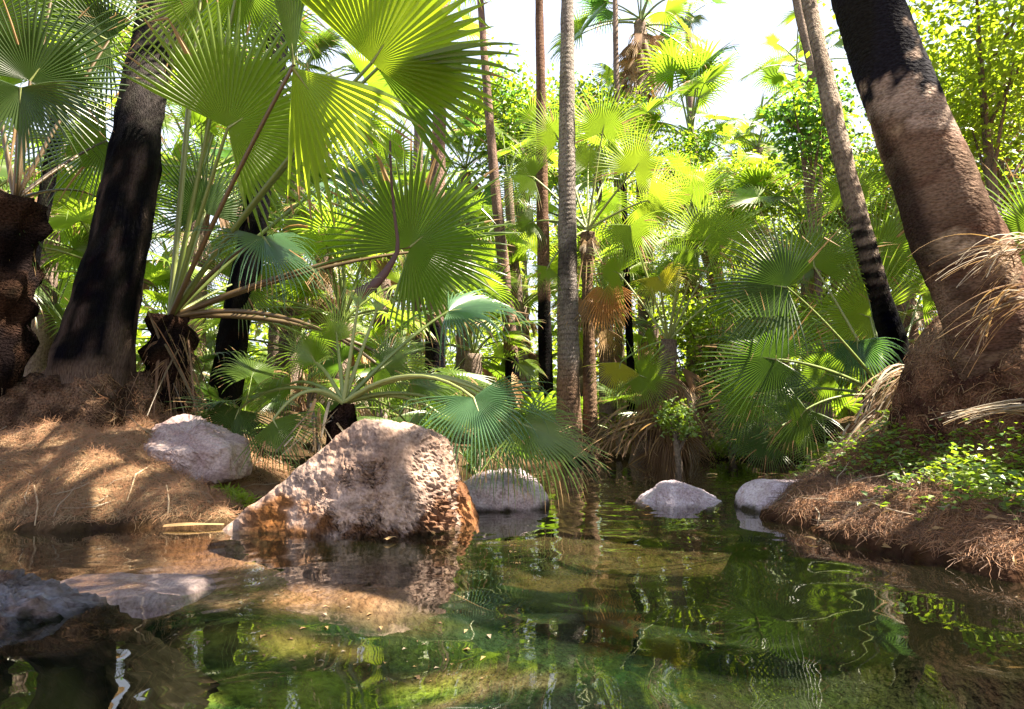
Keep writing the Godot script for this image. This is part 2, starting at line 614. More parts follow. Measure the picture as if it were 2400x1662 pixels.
func make_water() -> void:
	var xs := axis_steps(-3.2, 3.2, 0.025, 9.0)
	var zs := axis_steps(-5.6, 0.2, 0.025, 10.5)
	var v := PackedVector3Array()
	var ix := PackedInt32Array()
	var nx := xs.size()
	for i in zs.size():
		for j in nx:
			var x := xs[j]
			var z := zs[i]
			var p := Vector3(x * 0.75, 0, z)
			var calm := 0.35 + 0.65 * smooth(-0.1, 0.35, n3(p + Vector3(31, 0, 8), 28.0))
			var h := 0.0030 * n3(p, 130.0) + 0.0014 * calm * n3(p + Vector3(5, 0, 9), 420.0) + 0.0004 * calm * n3(p + Vector3(1, 0, 3), 1100.0)
			v.append(Vector3(x, h, z))
	for i in zs.size() - 1:
		for j in nx - 1:
			var a := i * nx + j
			ix.append_array([a, a + 1, a + nx, a + 1, a + nx + 1, a + nx])
	var m := StandardMaterial3D.new()
	m.resource_name = "water"
	m.albedo_color = lin(0.030, 0.040, 0.014, 0.05)
	m.transparency = BaseMaterial3D.TRANSPARENCY_ALPHA
	m.roughness = 0.015
	m.metallic_specular = 0.5
	var w := solo("water", mk(v, ix, true), m, "", "")
	w.set_meta("kind", "structure")

# ---------------------------------------------------------------- rocks

# a rounded polytope: planes [nx, ny, nz, distance] round the centre, then cracked and roughened
func rock_mesh(planes: Array, sharp: float, rough: float, crack: float, seed_: int, tint, rings := 64, soft := false) -> ArrayMesh:
	var v := PackedVector3Array()
	var ix := PackedInt32Array()
	var cols := PackedColorArray()
	var cols_n := rings * 2
	var off := Vector3(seed_ * 3.7, seed_ * 1.3, seed_ * 5.1)
	var cell := FastNoiseLite.new()
	cell.noise_type = FastNoiseLite.TYPE_CELLULAR
	cell.cellular_return_type = FastNoiseLite.RETURN_DISTANCE2_SUB
	cell.frequency = 1.0
	cell.seed = seed_
	var chip := FastNoiseLite.new()
	chip.noise_type = FastNoiseLite.TYPE_CELLULAR
	chip.cellular_return_type = FastNoiseLite.RETURN_CELL_VALUE
	chip.frequency = 1.0
	chip.seed = seed_
	for i in rings + 1:
		var lat := PI * i / rings
		for j in cols_n:
			var lon := TAU * j / cols_n
			var d := Vector3(sin(lat) * cos(lon), cos(lat), sin(lat) * sin(lon))
			var s := 0.0
			var nrm := Vector3.ZERO
			for q in planes:
				var c: float = d.dot(Vector3(q[0], q[1], q[2]).normalized())
				if c > 0.02:
					var w := pow(c / q[3], sharp)
					s += w
					nrm += Vector3(q[0], q[1], q[2]).normalized() * w / c
			var r := pow(s, -1.0 / sharp)
			var p := d * r
			var k := fbm(p + off, 280.0) * rough + fbm(p + off, 900.0) * rough * 0.35
			var e := cell.get_noise_3dv((p + off) * 9.0) + 1.0
			var e2 := cell.get_noise_3dv((p + off + Vector3(0.3, 0, 0)) * 24.0) + 1.0
			var wp := p + off + Vector3(n3(p, 500.0), n3(p + Vector3(4, 0, 0), 500.0), n3(p + Vector3(0, 7, 0), 500.0)) * 0.16
			e = cell.get_noise_3dv(wp * Vector3(9, 13, 9)) + 1.0
			e2 = cell.get_noise_3dv(wp * Vector3(24, 30, 24) + Vector3(3, 0, 0)) + 1.0
			var cr := crack * (smooth(0.0, 0.10, e) - 1.0) * 0.40 + crack * 0.5 * (absf(n3(wp * Vector3(1, 0.7, 1), 420.0)) - 0.3)
			cr += crack * 0.30 * chip.get_noise_3dv(wp * Vector3(5, 8, 5)) + crack * 0.07 * chip.get_noise_3dv(wp * Vector3(24, 30, 24) + Vector3(3, 0, 0))
			if tint != null:
				var t: Array = tint.call(p, e, e2)
				cols.append(t[0])
				k += cr * t[1]
			v.append(p + nrm.normalized() * k)
	for i in rings:
		for j in cols_n:
			var a := i * cols_n + j
			var b := i * cols_n + (j + 1) % cols_n
			ix.append_array([a, b, a + cols_n, b, b + cols_n, a + cols_n])
	return mk(v, ix, soft, cols)

func make_rocks() -> void:
	var boulder := func(p: Vector3, e: float, e2: float) -> Array:
		var n := fbm(p, 180.0)
		var c := Color(0.31, 0.215, 0.17).lerp(Color(0.45, 0.34, 0.285), clampf(0.5 + n * 1.6, 0, 1))
		c = c.lerp(Color(0.17, 0.13, 0.115), clampf(fbm(p + Vector3(3, 2, 1), 420.0) * 2.6, 0, 1) * 0.7)
		c = c.lerp(Color(0.12, 0.08, 0.065), clampf(fbm(p * Vector3(1, 1.6, 1) + Vector3(8, 2, 1), 1500.0) * 3.0 - 0.2, 0, 1) * 0.5)
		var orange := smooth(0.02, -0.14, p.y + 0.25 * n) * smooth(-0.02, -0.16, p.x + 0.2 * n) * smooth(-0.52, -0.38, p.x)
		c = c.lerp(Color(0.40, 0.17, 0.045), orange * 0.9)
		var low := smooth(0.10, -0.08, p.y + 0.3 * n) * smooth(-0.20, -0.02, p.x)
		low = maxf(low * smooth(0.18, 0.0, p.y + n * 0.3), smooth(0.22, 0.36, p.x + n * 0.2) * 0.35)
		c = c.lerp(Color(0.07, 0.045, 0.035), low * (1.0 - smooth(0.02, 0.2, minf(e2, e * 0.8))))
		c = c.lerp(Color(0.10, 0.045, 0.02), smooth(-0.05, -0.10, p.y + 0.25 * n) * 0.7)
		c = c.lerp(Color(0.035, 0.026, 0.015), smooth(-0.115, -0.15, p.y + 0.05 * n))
		return [c, 0.05 + low * 1.5]
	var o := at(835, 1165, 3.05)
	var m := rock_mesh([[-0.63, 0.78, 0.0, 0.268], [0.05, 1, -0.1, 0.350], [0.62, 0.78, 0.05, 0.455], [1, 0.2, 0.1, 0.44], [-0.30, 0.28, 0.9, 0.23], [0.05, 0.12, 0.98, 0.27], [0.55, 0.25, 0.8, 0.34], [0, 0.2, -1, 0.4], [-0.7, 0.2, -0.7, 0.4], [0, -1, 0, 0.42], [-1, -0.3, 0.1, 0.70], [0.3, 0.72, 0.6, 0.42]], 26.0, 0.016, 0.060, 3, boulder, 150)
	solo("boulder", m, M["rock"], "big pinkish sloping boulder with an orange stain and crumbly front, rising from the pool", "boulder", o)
	var pale := func(p: Vector3, e: float, _e2: float) -> Array:
		var n := fbm(p, 260.0)
		var c := Color(0.46, 0.37, 0.35).lerp(Color(0.34, 0.25, 0.24), clampf(0.5 + n * 2.0, 0, 1))
		c = c.lerp(Color(0.24, 0.14, 0.12), (1.0 - smooth(0.0, 0.10, e)) * 0.7)
		return [c, 1.0]
	var lilac := func(p: Vector3, e: float, _e2: float) -> Array:
		var n := fbm(p, 260.0)
		var c := Color(0.58, 0.50, 0.56).lerp(Color(0.44, 0.36, 0.40), clampf(0.5 + n * 2.0, 0, 1))
		c = c.lerp(Color(0.20, 0.10, 0.09), (1.0 - smooth(0.0, 0.10, e)) * 0.8)
		c = c.lerp(Color(0.04, 0.033, 0.02), smooth(-0.015, -0.05, p.y + 0.04 * n))
		return [c, 1.0]
	var wet := func(p: Vector3, e: float, e2: float) -> Array:
		var n := fbm(p, 260.0)
		var c := Color(0.19, 0.185, 0.21).lerp(Color(0.11, 0.10, 0.105), clampf(0.5 + n * 2.0, 0, 1))
		c = c.lerp(Color(0.06, 0.04, 0.035), (1.0 - smooth(0.0, 0.10, minf(e, e2))) * 0.9)
		c = c.lerp(Color(0.16, 0.08, 0.04), clampf(fbm(p + Vector3(2, 0, 0), 300.0) * 3.0, 0, 1) * 0.5)
		c = c.lerp(Color(0.008, 0.010, 0.005), smooth(0.02, -0.015, p.y + 0.06 * n))
		return [c, 1.0]
	var rust := func(p: Vector3, e: float, _e2: float) -> Array:
		var n := fbm(p, 300.0)
		var c := Color(0.27, 0.13, 0.06).lerp(Color(0.16, 0.08, 0.045), clampf(0.5 + n * 2.0, 0, 1))
		return [c * (0.6 + 0.4 * smooth(0.0, 0.2, e)), 1.0]
	# flat pale rock on the bank
	m = rock_mesh([[0.06, 0.88, 0.46, 0.045], [-1, 0.2, 0, 0.28], [1, 0.15, 0, 0.27], [0.40, 0.9, 0.1, 0.105], [0, -0.2, 1, 0.14], [0.5, 0, 0.85, 0.20], [0, 0.1, -1, 0.28], [0, -1, 0, 0.2], [-0.6, 0.7, 0, 0.24]], 16.0, 0.022, 0.02, 5, pale, 56)
	solo("rock", m, M["rock"], "flat pale pink rock half buried in the rooty bank under the charred leaning trunk", "rock", at(428, 1044, 3.62))
	m = rock_mesh([[-0.08, 1, 0.2, 0.105], [-0.5, 0.85, 0.1, 0.15], [1, 0.3, 0, 0.27], [0.45, 0.85, 0.2, 0.14], [-1, 0, 0, 0.24], [0, 0.35, 0.93, 0.15], [0.4, 0.2, 0.9, 0.19], [0, 0, -1, 0.25], [0, -1, 0, 0.2]], 16.0, 0.020, 0.018, 8, lilac, 56)
	solo("rock", m, M["rock"], "bluish white rock with dark veins in the water beside the big boulder", "rock", at(1168, 1168, 3.7))
	m = rock_mesh([[0.2, 1, 0.1, 0.062], [-0.7, 0.7, 0, 0.10], [1, 0.4, 0, 0.06], [-1, 0, 0, 0.10], [0, 0.2, 1, 0.07], [0, 0, -1, 0.2], [0, -1, 0, 0.16]], 14.0, 0.016, 0.02, 11, rust, 36)
	solo("rock", m, M["rock"], "small rust brown rock wedged between the boulder and the bluish rock", "rock", at(1066, 1168, 3.2))
	m = rock_mesh([[0.05, 1, 0.15, 0.088], [-0.62, 0.78, 0.0, 0.125], [0.36, 0.92, 0.0, 0.110], [0.2, 0.55, 0.8, 0.10], [-0.5, 0.3, 0.8, 0.14], [0, 0.3, -1, 0.16], [0, -1, 0, 0.15], [1, 0, 0, 0.28], [-1, 0, 0, 0.24]], 18.0, 0.016, 0.014, 14, lilac, 56)
	solo("rock", m, M["rock"], "low ridged pinkish rock standing alone in the middle of the stream", "rock", at(1585, 1172, 4.0))
	m = rock_mesh([[0, 1, 0, 0.095], [-1, 0.4, 0, 0.18], [-0.5, 0.8, 0.2, 0.10], [1, 0, 0, 0.30], [0, 0.5, 0.85, 0.09], [0, 0, -1, 0.2], [0, -1, 0, 0.2]], 9.0, 0.012, 0.008, 17, lilac, 48)
	solo("rock", m, M["rock"], "smooth lilac rock capped with red roots at the tip of the mossy bank", "rock", at(1830, 1170, 3.60))
	m = rock_mesh([[0.30, 0.94, 0.1, 0.075], [0, 1, 0.2, 0.080], [0.75, 0.66, 0, 0.195], [-1, 0, 0, 0.5], [0.4, 0.75, 0.5, 0.105], [0, 0.7, 0.7, 0.10], [0, 0.5, -0.8, 0.15], [0, -1, 0, 0.4], [1, 0, 0, 0.6], [0, 0, 1, 0.5], [0, 0, -1, 0.4]], 14.0, 0.012, 0.040, 21, wet, 110)
	solo("rock", m, M["rock"], "cracked grey rock with knobbly wet edge at the near side of the pool", "rock", on_level(-85, 1450, 0.0))
	m = rock_mesh([[0, 1, 0, 0.10], [1, 0.2, 0, 0.30], [-1, 0.2, 0, 0.34], [0, 0.3, 1, 0.16], [0, 0.2, -1, 0.22], [0.7, 0.5, 0.5, 0.25], [0, -1, 0, 0.2]], 8.0, 0.014, 0.006, 23, pale, 40)
	var sunk := on_level(290, 1350, -0.10)
	solo("rock", m, M["rock"], "smooth pale rock lying under water between the cracked rock and the bank", "rock", sunk + Vector3(0, -0.13, 0))

# ---------------------------------------------------------------- trunks

func path_of(pts: Array, step: float) -> Array:
	var c := Curve3D.new()
	var ps := []
	var rs := []
	for q in pts:
		ps.append(at(q[0], q[1], q[3]))
		rs.append(q[2] * q[3] / FL / sqrt(1.0 + pow((q[0] - 1200.0) / FL, 2.0)))
	for i in ps.size():
		var a: Vector3 = ps[maxi(i - 1, 0)]
		var b: Vector3 = ps[mini(i + 1, ps.size() - 1)]
		var t: Vector3 = (b - a) / 6.0
		c.add_point(ps[i], -t, t)
	c.bake_interval = step * 0.5
	var total := c.get_baked_length()
	var marks := []
	for p in ps:
		marks.append(c.get_closest_offset(p))
	var out := PackedVector3Array()
	var rad := PackedFloat32Array()
	var n := int(total / step)
	var k := 0
	for i in n + 1:
		var s := total * i / n
		while k < marks.size() - 2 and s > marks[k + 1]:
			k += 1
		out.append(c.sample_baked(s, true))
		rad.append(lerpf(rs[k], rs[k + 1], clampf((s - marks[k]) / maxf(0.001, marks[k + 1] - marks[k]), 0.0, 1.0)))
	return [out, rad]

# pts from the base up: [x, y, half width, depth] of the photograph
func palm_trunk(called: String, label: String, group: String, pts: Array, style: String, ring := 0.05, sides := 18, crown := 0, seed_ := 1) -> Node3D:
	var step := ring / 4.0 if ring > 0.0 else 0.05
	var pr := path_of(pts, step)
	var P: PackedVector3Array = pr[0]
	var R: PackedFloat32Array = pr[1]
	var base := P[0]
	# carry the trunk down into the ground
	var foot := minf(gy(base.x, base.z), base.y) - 0.25
	if P[0].y > foot:
		var ext := PackedVector3Array()
		var er := PackedFloat32Array()
		var dir := (P[0] - P[mini(8, P.size() - 1)]).normalized()
		dir = (dir + Vector3(0, -1, 0)).normalized()
		var n := maxi(1, int((P[0].y - foot) / 0.06))
		for i in n:
			var h := float(n - i) / n
			ext.append(P[0] + dir * (P[0].y - foot) * h)
			er.append(R[0] * (1.0 + 0.25 * h))
		ext.append_array(P)
		er.append_array(R)
		P = ext
		R = er
	var o := thing(called, label, "palm tree", base, group)
	for i in P.size():
		P[i] -= base
	var off := Vector3(seed_ * 2.3, 0, seed_ * 1.1)
	var amp := 0.07 if style == "grey" else 0.09 if style == "saw" else 0.07 if style == "thin_right" else 0.035
	var relief := func(i: int, ang: float, p: Vector3) -> float:
		var r: float = R[i]
		var d := r * 0.06 * n3(p + off, 110.0) - r * 0.03 + r * (0.015 if style == "char_right" else 0.05) * n3(p * Vector3(1, 0.25, 1) + off, 700.0)
		if ring > 0.0:
			var y := p.y + 0.25 * ring * sin(ang * 2.0 + p.y * 3.0) + 0.35 * ring * n3(p + off, 160.0)
			var ph := fposmod(y / ring, 1.0)
			d += r * amp * (1.0 - ph) * (0.5 + 0.5 * clampf(0.5 + n3(p + off, 60.0) * 3.0, 0.0, 1.0))
		else:
			d += r * 0.07 * n3(p * Vector3(1, 0.12, 1) + off, 900.0)
		return d
	var tint := func(p: Vector3, ang: float, _i: int) -> Color:
		return trunk_tint(style, p + base, ang, off)
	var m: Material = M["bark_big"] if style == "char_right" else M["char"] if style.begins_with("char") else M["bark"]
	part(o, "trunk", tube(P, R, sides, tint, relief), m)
	if crown > 0:
		rosette(o, P[P.size() - 1], crown, 1.0, ["mid", "mid_two", "deep_two", "fresh"], rgen(seed_ + 100), [0, 0, 1, 1, 2, 2, 3])
	return o

func trunk_tint(style: String, p: Vector3, ang: float, off: Vector3) -> Color:
	var n := fbm(p + off, 80.0)
	var s := n3(p * Vector3(1, 0.2, 1) + off, 500.0)
	var black := Color(0.007, 0.007, 0.008).lerp(Color(0.018, 0.016, 0.015), clampf(0.4 + s * 1.5, 0, 1))
	var c := Color(0.2, 0.15, 0.12)
	match style:
		"char_left":
			c = black.lerp(Color(0.19, 0.135, 0.105), smooth(0.3, 0.0, p.y - 0.98 + n * 0.7) * 0.8)
			c = c.lerp(Color(0.36, 0.32, 0.30), smooth(2.25, 2.5, p.y + n * 0.5) * smooth(3.35, 3.2, p.y + n * 0.4) * 0.15)
			c = c.lerp(Color(0.22, 0.16, 0.13), clampf(s * 3.0 - 0.9 + n, 0, 1) * 0.35)
		"char":
			c = black
		"char_right":
			c = Color(0.205, 0.142, 0.108).lerp(Color(0.11, 0.070, 0.052), clampf(0.5 + n * 2.0, 0, 1))
			c = c.lerp(Color(0.38, 0.30, 0.26), smooth(1.85, 1.97, p.y + n * 0.6 + 0.12 * fbm(p + off, 300.0)))
			c = c.lerp(Color(0.48, 0.37, 0.27), clampf((fbm(p + off + Vector3(5, 2, 7), 45.0) + 0.25 * fbm(p + off, 260.0)) * 9.0 - 1.6, 0, 1) * 0.75)
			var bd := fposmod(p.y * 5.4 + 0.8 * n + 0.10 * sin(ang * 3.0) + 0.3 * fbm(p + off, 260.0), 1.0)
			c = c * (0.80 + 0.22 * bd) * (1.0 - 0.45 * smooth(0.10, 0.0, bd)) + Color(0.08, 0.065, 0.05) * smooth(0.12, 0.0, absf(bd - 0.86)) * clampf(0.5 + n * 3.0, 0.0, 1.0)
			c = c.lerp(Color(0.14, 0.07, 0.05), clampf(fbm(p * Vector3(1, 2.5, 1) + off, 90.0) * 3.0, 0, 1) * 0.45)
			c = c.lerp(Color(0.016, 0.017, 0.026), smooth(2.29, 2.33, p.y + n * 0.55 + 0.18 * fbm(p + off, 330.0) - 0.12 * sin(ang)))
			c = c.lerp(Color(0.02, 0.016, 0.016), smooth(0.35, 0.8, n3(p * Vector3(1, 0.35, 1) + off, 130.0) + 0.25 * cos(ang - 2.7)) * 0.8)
		"thin_right":
			c = Color(0.46, 0.38, 0.32).lerp(Color(0.28, 0.22, 0.18), clampf(0.5 + n * 1.6, 0, 1))
			var b := smooth(2.65, 1.75, p.y + n * 0.5)
			var stripes := clampf(sin(p.y * 60.0 + 3.0 * n) * 1.6 + n * 3.0 + (p.y - 1.95) * 1.4, 0, 1)
			c = c.lerp(black, b * (1.0 - 0.75 * stripes * smooth(1.35, 1.9, p.y)))
		"grey":
			c = Color(0.43, 0.385, 0.35).lerp(Color(0.29, 0.255, 0.24), clampf(0.5 + n * 1.6, 0, 1))
			c = c.lerp(Color(0.34, 0.22, 0.155), smooth(1.5, 0.9, p.y + n * 0.4))
			c = c.lerp(Color(0.06, 0.05, 0.05), smooth(0.5, 0.0, absf(p.y - 2.35) - 0.1 + n) * 0.7)
		"saw":
			c = Color(0.36, 0.25, 0.18).lerp(Color(0.22, 0.145, 0.10), clampf(0.5 + n * 1.6, 0, 1))
		"banded":
			c = Color(0.29, 0.18, 0.13).lerp(Color(0.2, 0.12, 0.09), clampf(0.5 + n * 1.6, 0, 1))
			c = c.lerp(black, smooth(0.55, 0.85, p.y + n * 0.3) * smooth(2.2, 1.9, p.y + n * 0.4))
		"burnt_low":
			c = Color(0.31, 0.21, 0.17).lerp(Color(0.2, 0.14, 0.12), clampf(0.5 + n * 1.6, 0, 1))
			c = c.lerp(black, smooth(1.6, 1.3, p.y + n * 0.4))
		_:
			c = Color(0.32, 0.25, 0.21).lerp(Color(0.2, 0.15, 0.13), clampf(0.5 + n * 1.6, 0, 1))
	if style == "grey" or style == "banded" or style == "saw" or style == "thin_right":
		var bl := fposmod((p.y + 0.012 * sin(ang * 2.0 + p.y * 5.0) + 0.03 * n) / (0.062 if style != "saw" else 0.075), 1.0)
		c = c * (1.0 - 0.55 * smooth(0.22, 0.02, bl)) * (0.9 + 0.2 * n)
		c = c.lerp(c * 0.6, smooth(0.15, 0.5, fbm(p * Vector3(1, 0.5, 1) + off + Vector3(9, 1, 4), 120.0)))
	return c

# ---------------------------------------------------------------- palms

func make_library() -> void:
	var g := rgen(5)
	var tilt := [72.0, 40.0, 8.0, -28.0, -70.0]
	for k in tilt.size():
		var row := []
		for q in 3:
			var e := deg_to_rad(tilt[k] + g.randf_range(-8, 8))
			var len := g.randf_range(0.85, 1.15) * (0.75 if k == 4 else 1.0)
			var d := Vector3(cos(e), sin(e), g.randf_range(-0.08, 0.08)).normalized()
			var hub := d * len + Vector3(0, -0.10 * len * maxf(0.0, cos(e)), 0)
			var drop := deg_to_rad(rad_to_deg(e) - g.randf_range(18, 48))
			var ax := Vector3(cos(drop), sin(drop), g.randf_range(-0.25, 0.25)).normalized()
			var up := Vector3(-sin(drop), cos(drop), g.randf_range(-0.5, 0.5))
			var b := blade(ax, up, 0.66 * g.randf_range(0.9, 1.08), g.randf_range(220, 290), 38, 0.46, g.randf_range(0.5, 1.0) + (0.3 if k > 2 else 0.0), g.randf_range(0.1, 0.4), g)
			row.append([b, stalk(Vector3.ZERO, hub, 0.10, 0.022, 0.009, 7), hub])
		lib[k] = row
	# hanging dead leaves
	var dead := []
	for q in 3:
		var ax := Vector3(0.35, -1, g.randf_range(-0.2, 0.2)).normalized()
		var b := blade(ax, Vector3(1, 0.3, 0), 0.6, 110, 22, 0.42, 1.1, 0.5, g)
		dead.append([b, stalk(Vector3.ZERO, Vector3(0.16, -0.28, 0), 0.3, 0.016, 0.008, 5), Vector3(0.16, -0.28, 0)])
	lib[9] = dead

func add_leaf(o: Node3D, e: Array, xf: Transform3D, m: String, stem_mat := "stem") -> void:
	var l := part(o, "fan_leaf", e[0], M[m], xf * Transform3D(Basis(), e[2]))
	part(l, "leaf_stalk", e[1], M[stem_mat], Transform3D(Basis(), -e[2]))

# whole crown of library leaves: classes lists the tilt classes to take in turn
func rosette(o: Node3D, pos: Vector3, n: int, size: float, mats: Array, g: RandomNumberGenerator, classes: Array) -> void:
	for i in n:
		var k: int = classes[i % classes.size()]
		var e: Array = lib[k][g.randi_range(0, 2)]
		var turn := i * 2.39996 + g.randf_range(-0.3, 0.3)
		var s := size * g.randf_range(0.68, 1.15)
		var xf := Transform3D(Basis(Vector3.UP, turn) * Basis.from_euler(Vector3(g.randf_range(-0.35, 0.35), 0, g.randf_range(-0.2, 0.2))).scaled(Vector3.ONE * s), pos + Vector3(0, g.randf_range(-0.08, 0.08) * size, 0))
		var m: String = mats[g.randi_range(0, mats.size() - 1)]
		if k >= 3 and g.randf() < 0.2:
			m = ["dry", "yellow", "dry_brown"][g.randi_range(0, 2)]
		add_leaf(o, e, xf, m)

func skirt(o: Node3D, pos: Vector3, n: int, size: float, drop: float, g: RandomNumberGenerator, mats := ["dry", "dry_grey", "dry_brown"]) -> void:
	for i in n:
		var e: Array = lib[9][g.randi_range(0, 2)]
		var turn := i * 2.39996 + g.randf_range(-0.4, 0.4)
		var s := size * g.randf_range(0.8, 1.15)
		var xf := Transform3D(Basis(Vector3.UP, turn).scaled(Vector3.ONE * s), pos - Vector3(0, drop * i / n, 0))
		var m: String = mats[g.randi_range(0, mats.size() - 1)]
		var l := part(o, "dead_leaf", e[0], M[m], xf * Transform3D(Basis(), e[2]))
		part(l, "leaf_stalk", e[1], M["dry_brown"], Transform3D(Basis(), -e[2]))

# a palm told by its crown's place: px, py, depth; leaves; size
func far_palm(label: String, px: float, py: float, d: float, n: int, size: float, mats: Array, seed_: int, classes := [0, 1, 0, 1, 2, 2, 3], dead := 0, r := 0.11, lean := 0.0, group := "palms in the thicket") -> Node3D:
	var top := at(px, py, d)
	var fx := top.x + lean
	var fz := top.z
	var base := Vector3(fx, gy(fx, fz) - 0.15, fz)
	if base.y > top.y - 0.15:
		base.y = top.y - 0.3
	var o := thing("fan_palm", label, "palm tree", base, group)
	var g := rgen(seed_)
	var h := top - base
	var P := PackedVector3Array()
	var R := PackedFloat32Array()
	var n_r := maxi(3, int(h.length() / 0.09))
	for i in n_r + 1:
		var t := float(i) / n_r
		P.append(Vector3(h.x * t * t, h.y * t, h.z * t))
		R.append(r * (1.25 - 0.35 * t) * (1.0 + (0.05 if i % 2 == 0 else -0.03)))
	var off := Vector3(seed_, 0, seed_ * 0.7)
	var tint := func(p: Vector3, _a: float, _i: int) -> Color:
		return trunk_tint("plain", p + base, 0.0, off)
	part(o, "trunk", tube(P, R, 10, tint), M["bark"])
	rosette(o, h, n, size, mats, g, classes)
	if dead > 0:
		skirt(o, h + Vector3(0, 0.02, 0), dead, size * 0.9, size * 0.9, g)
	return o

# leaves set one by one: [hub x, hub y, hub depth, angle of the middle segment, lean to the viewer, roll, radius, spread, droop, rise, material, stalk lift]
func set_leaves(o: Node3D, crown: Vector3, list: Array, seed_: int, r0 := 0.020, stem_mat := "stem") -> void:
	var g := rgen(seed_)
	for q in list:
		var hub := at(q[0], q[1], q[2])
		var a := deg_to_rad(q[3])
		var view := (hub - cam_xf.origin).normalized()
		var right := cam_xf.basis.x
		right = (right - view * right.dot(view)).normalized()
		var up := right.cross(view).normalized()
		var flat := right * cos(a) + up * sin(a)
		var l := deg_to_rad(q[4])
		var ax := (flat * cos(l) - view * sin(l)).normalized()
		var nr := (-view - ax * (-view).dot(ax)).normalized().rotated(ax, deg_to_rad(q[5]))
		var nseg := int(clampf(q[7] / 360.0 * 74.0, 12, 66))
		var b := blade(ax, nr, q[6], q[7], nseg, (q[13] if q.size() > 13 else 0.38 + g.randf_range(-0.07, 0.07)), q[8], q[9], g)
		var leaf := part(o, "fan_leaf", b, M[q[10]], Transform3D(Basis(), hub - o.position))
		var lift: float = q[11] if q.size() > 11 else 0.08
		var st := stalk(crown - hub, Vector3.ZERO, lift, r0, r0 * 0.5, 10)
		part(leaf, "leaf_stalk", st, M[q[12] if q.size() > 12 else stem_mat])
		# the short tongue where stalk and blade meet
		part(leaf, "leaf_rib", stalk(Vector3.ZERO, ax * q[6] * 0.16, 0.0, r0 * 0.5, r0 * 0.12, 3), M["stem_pale"])

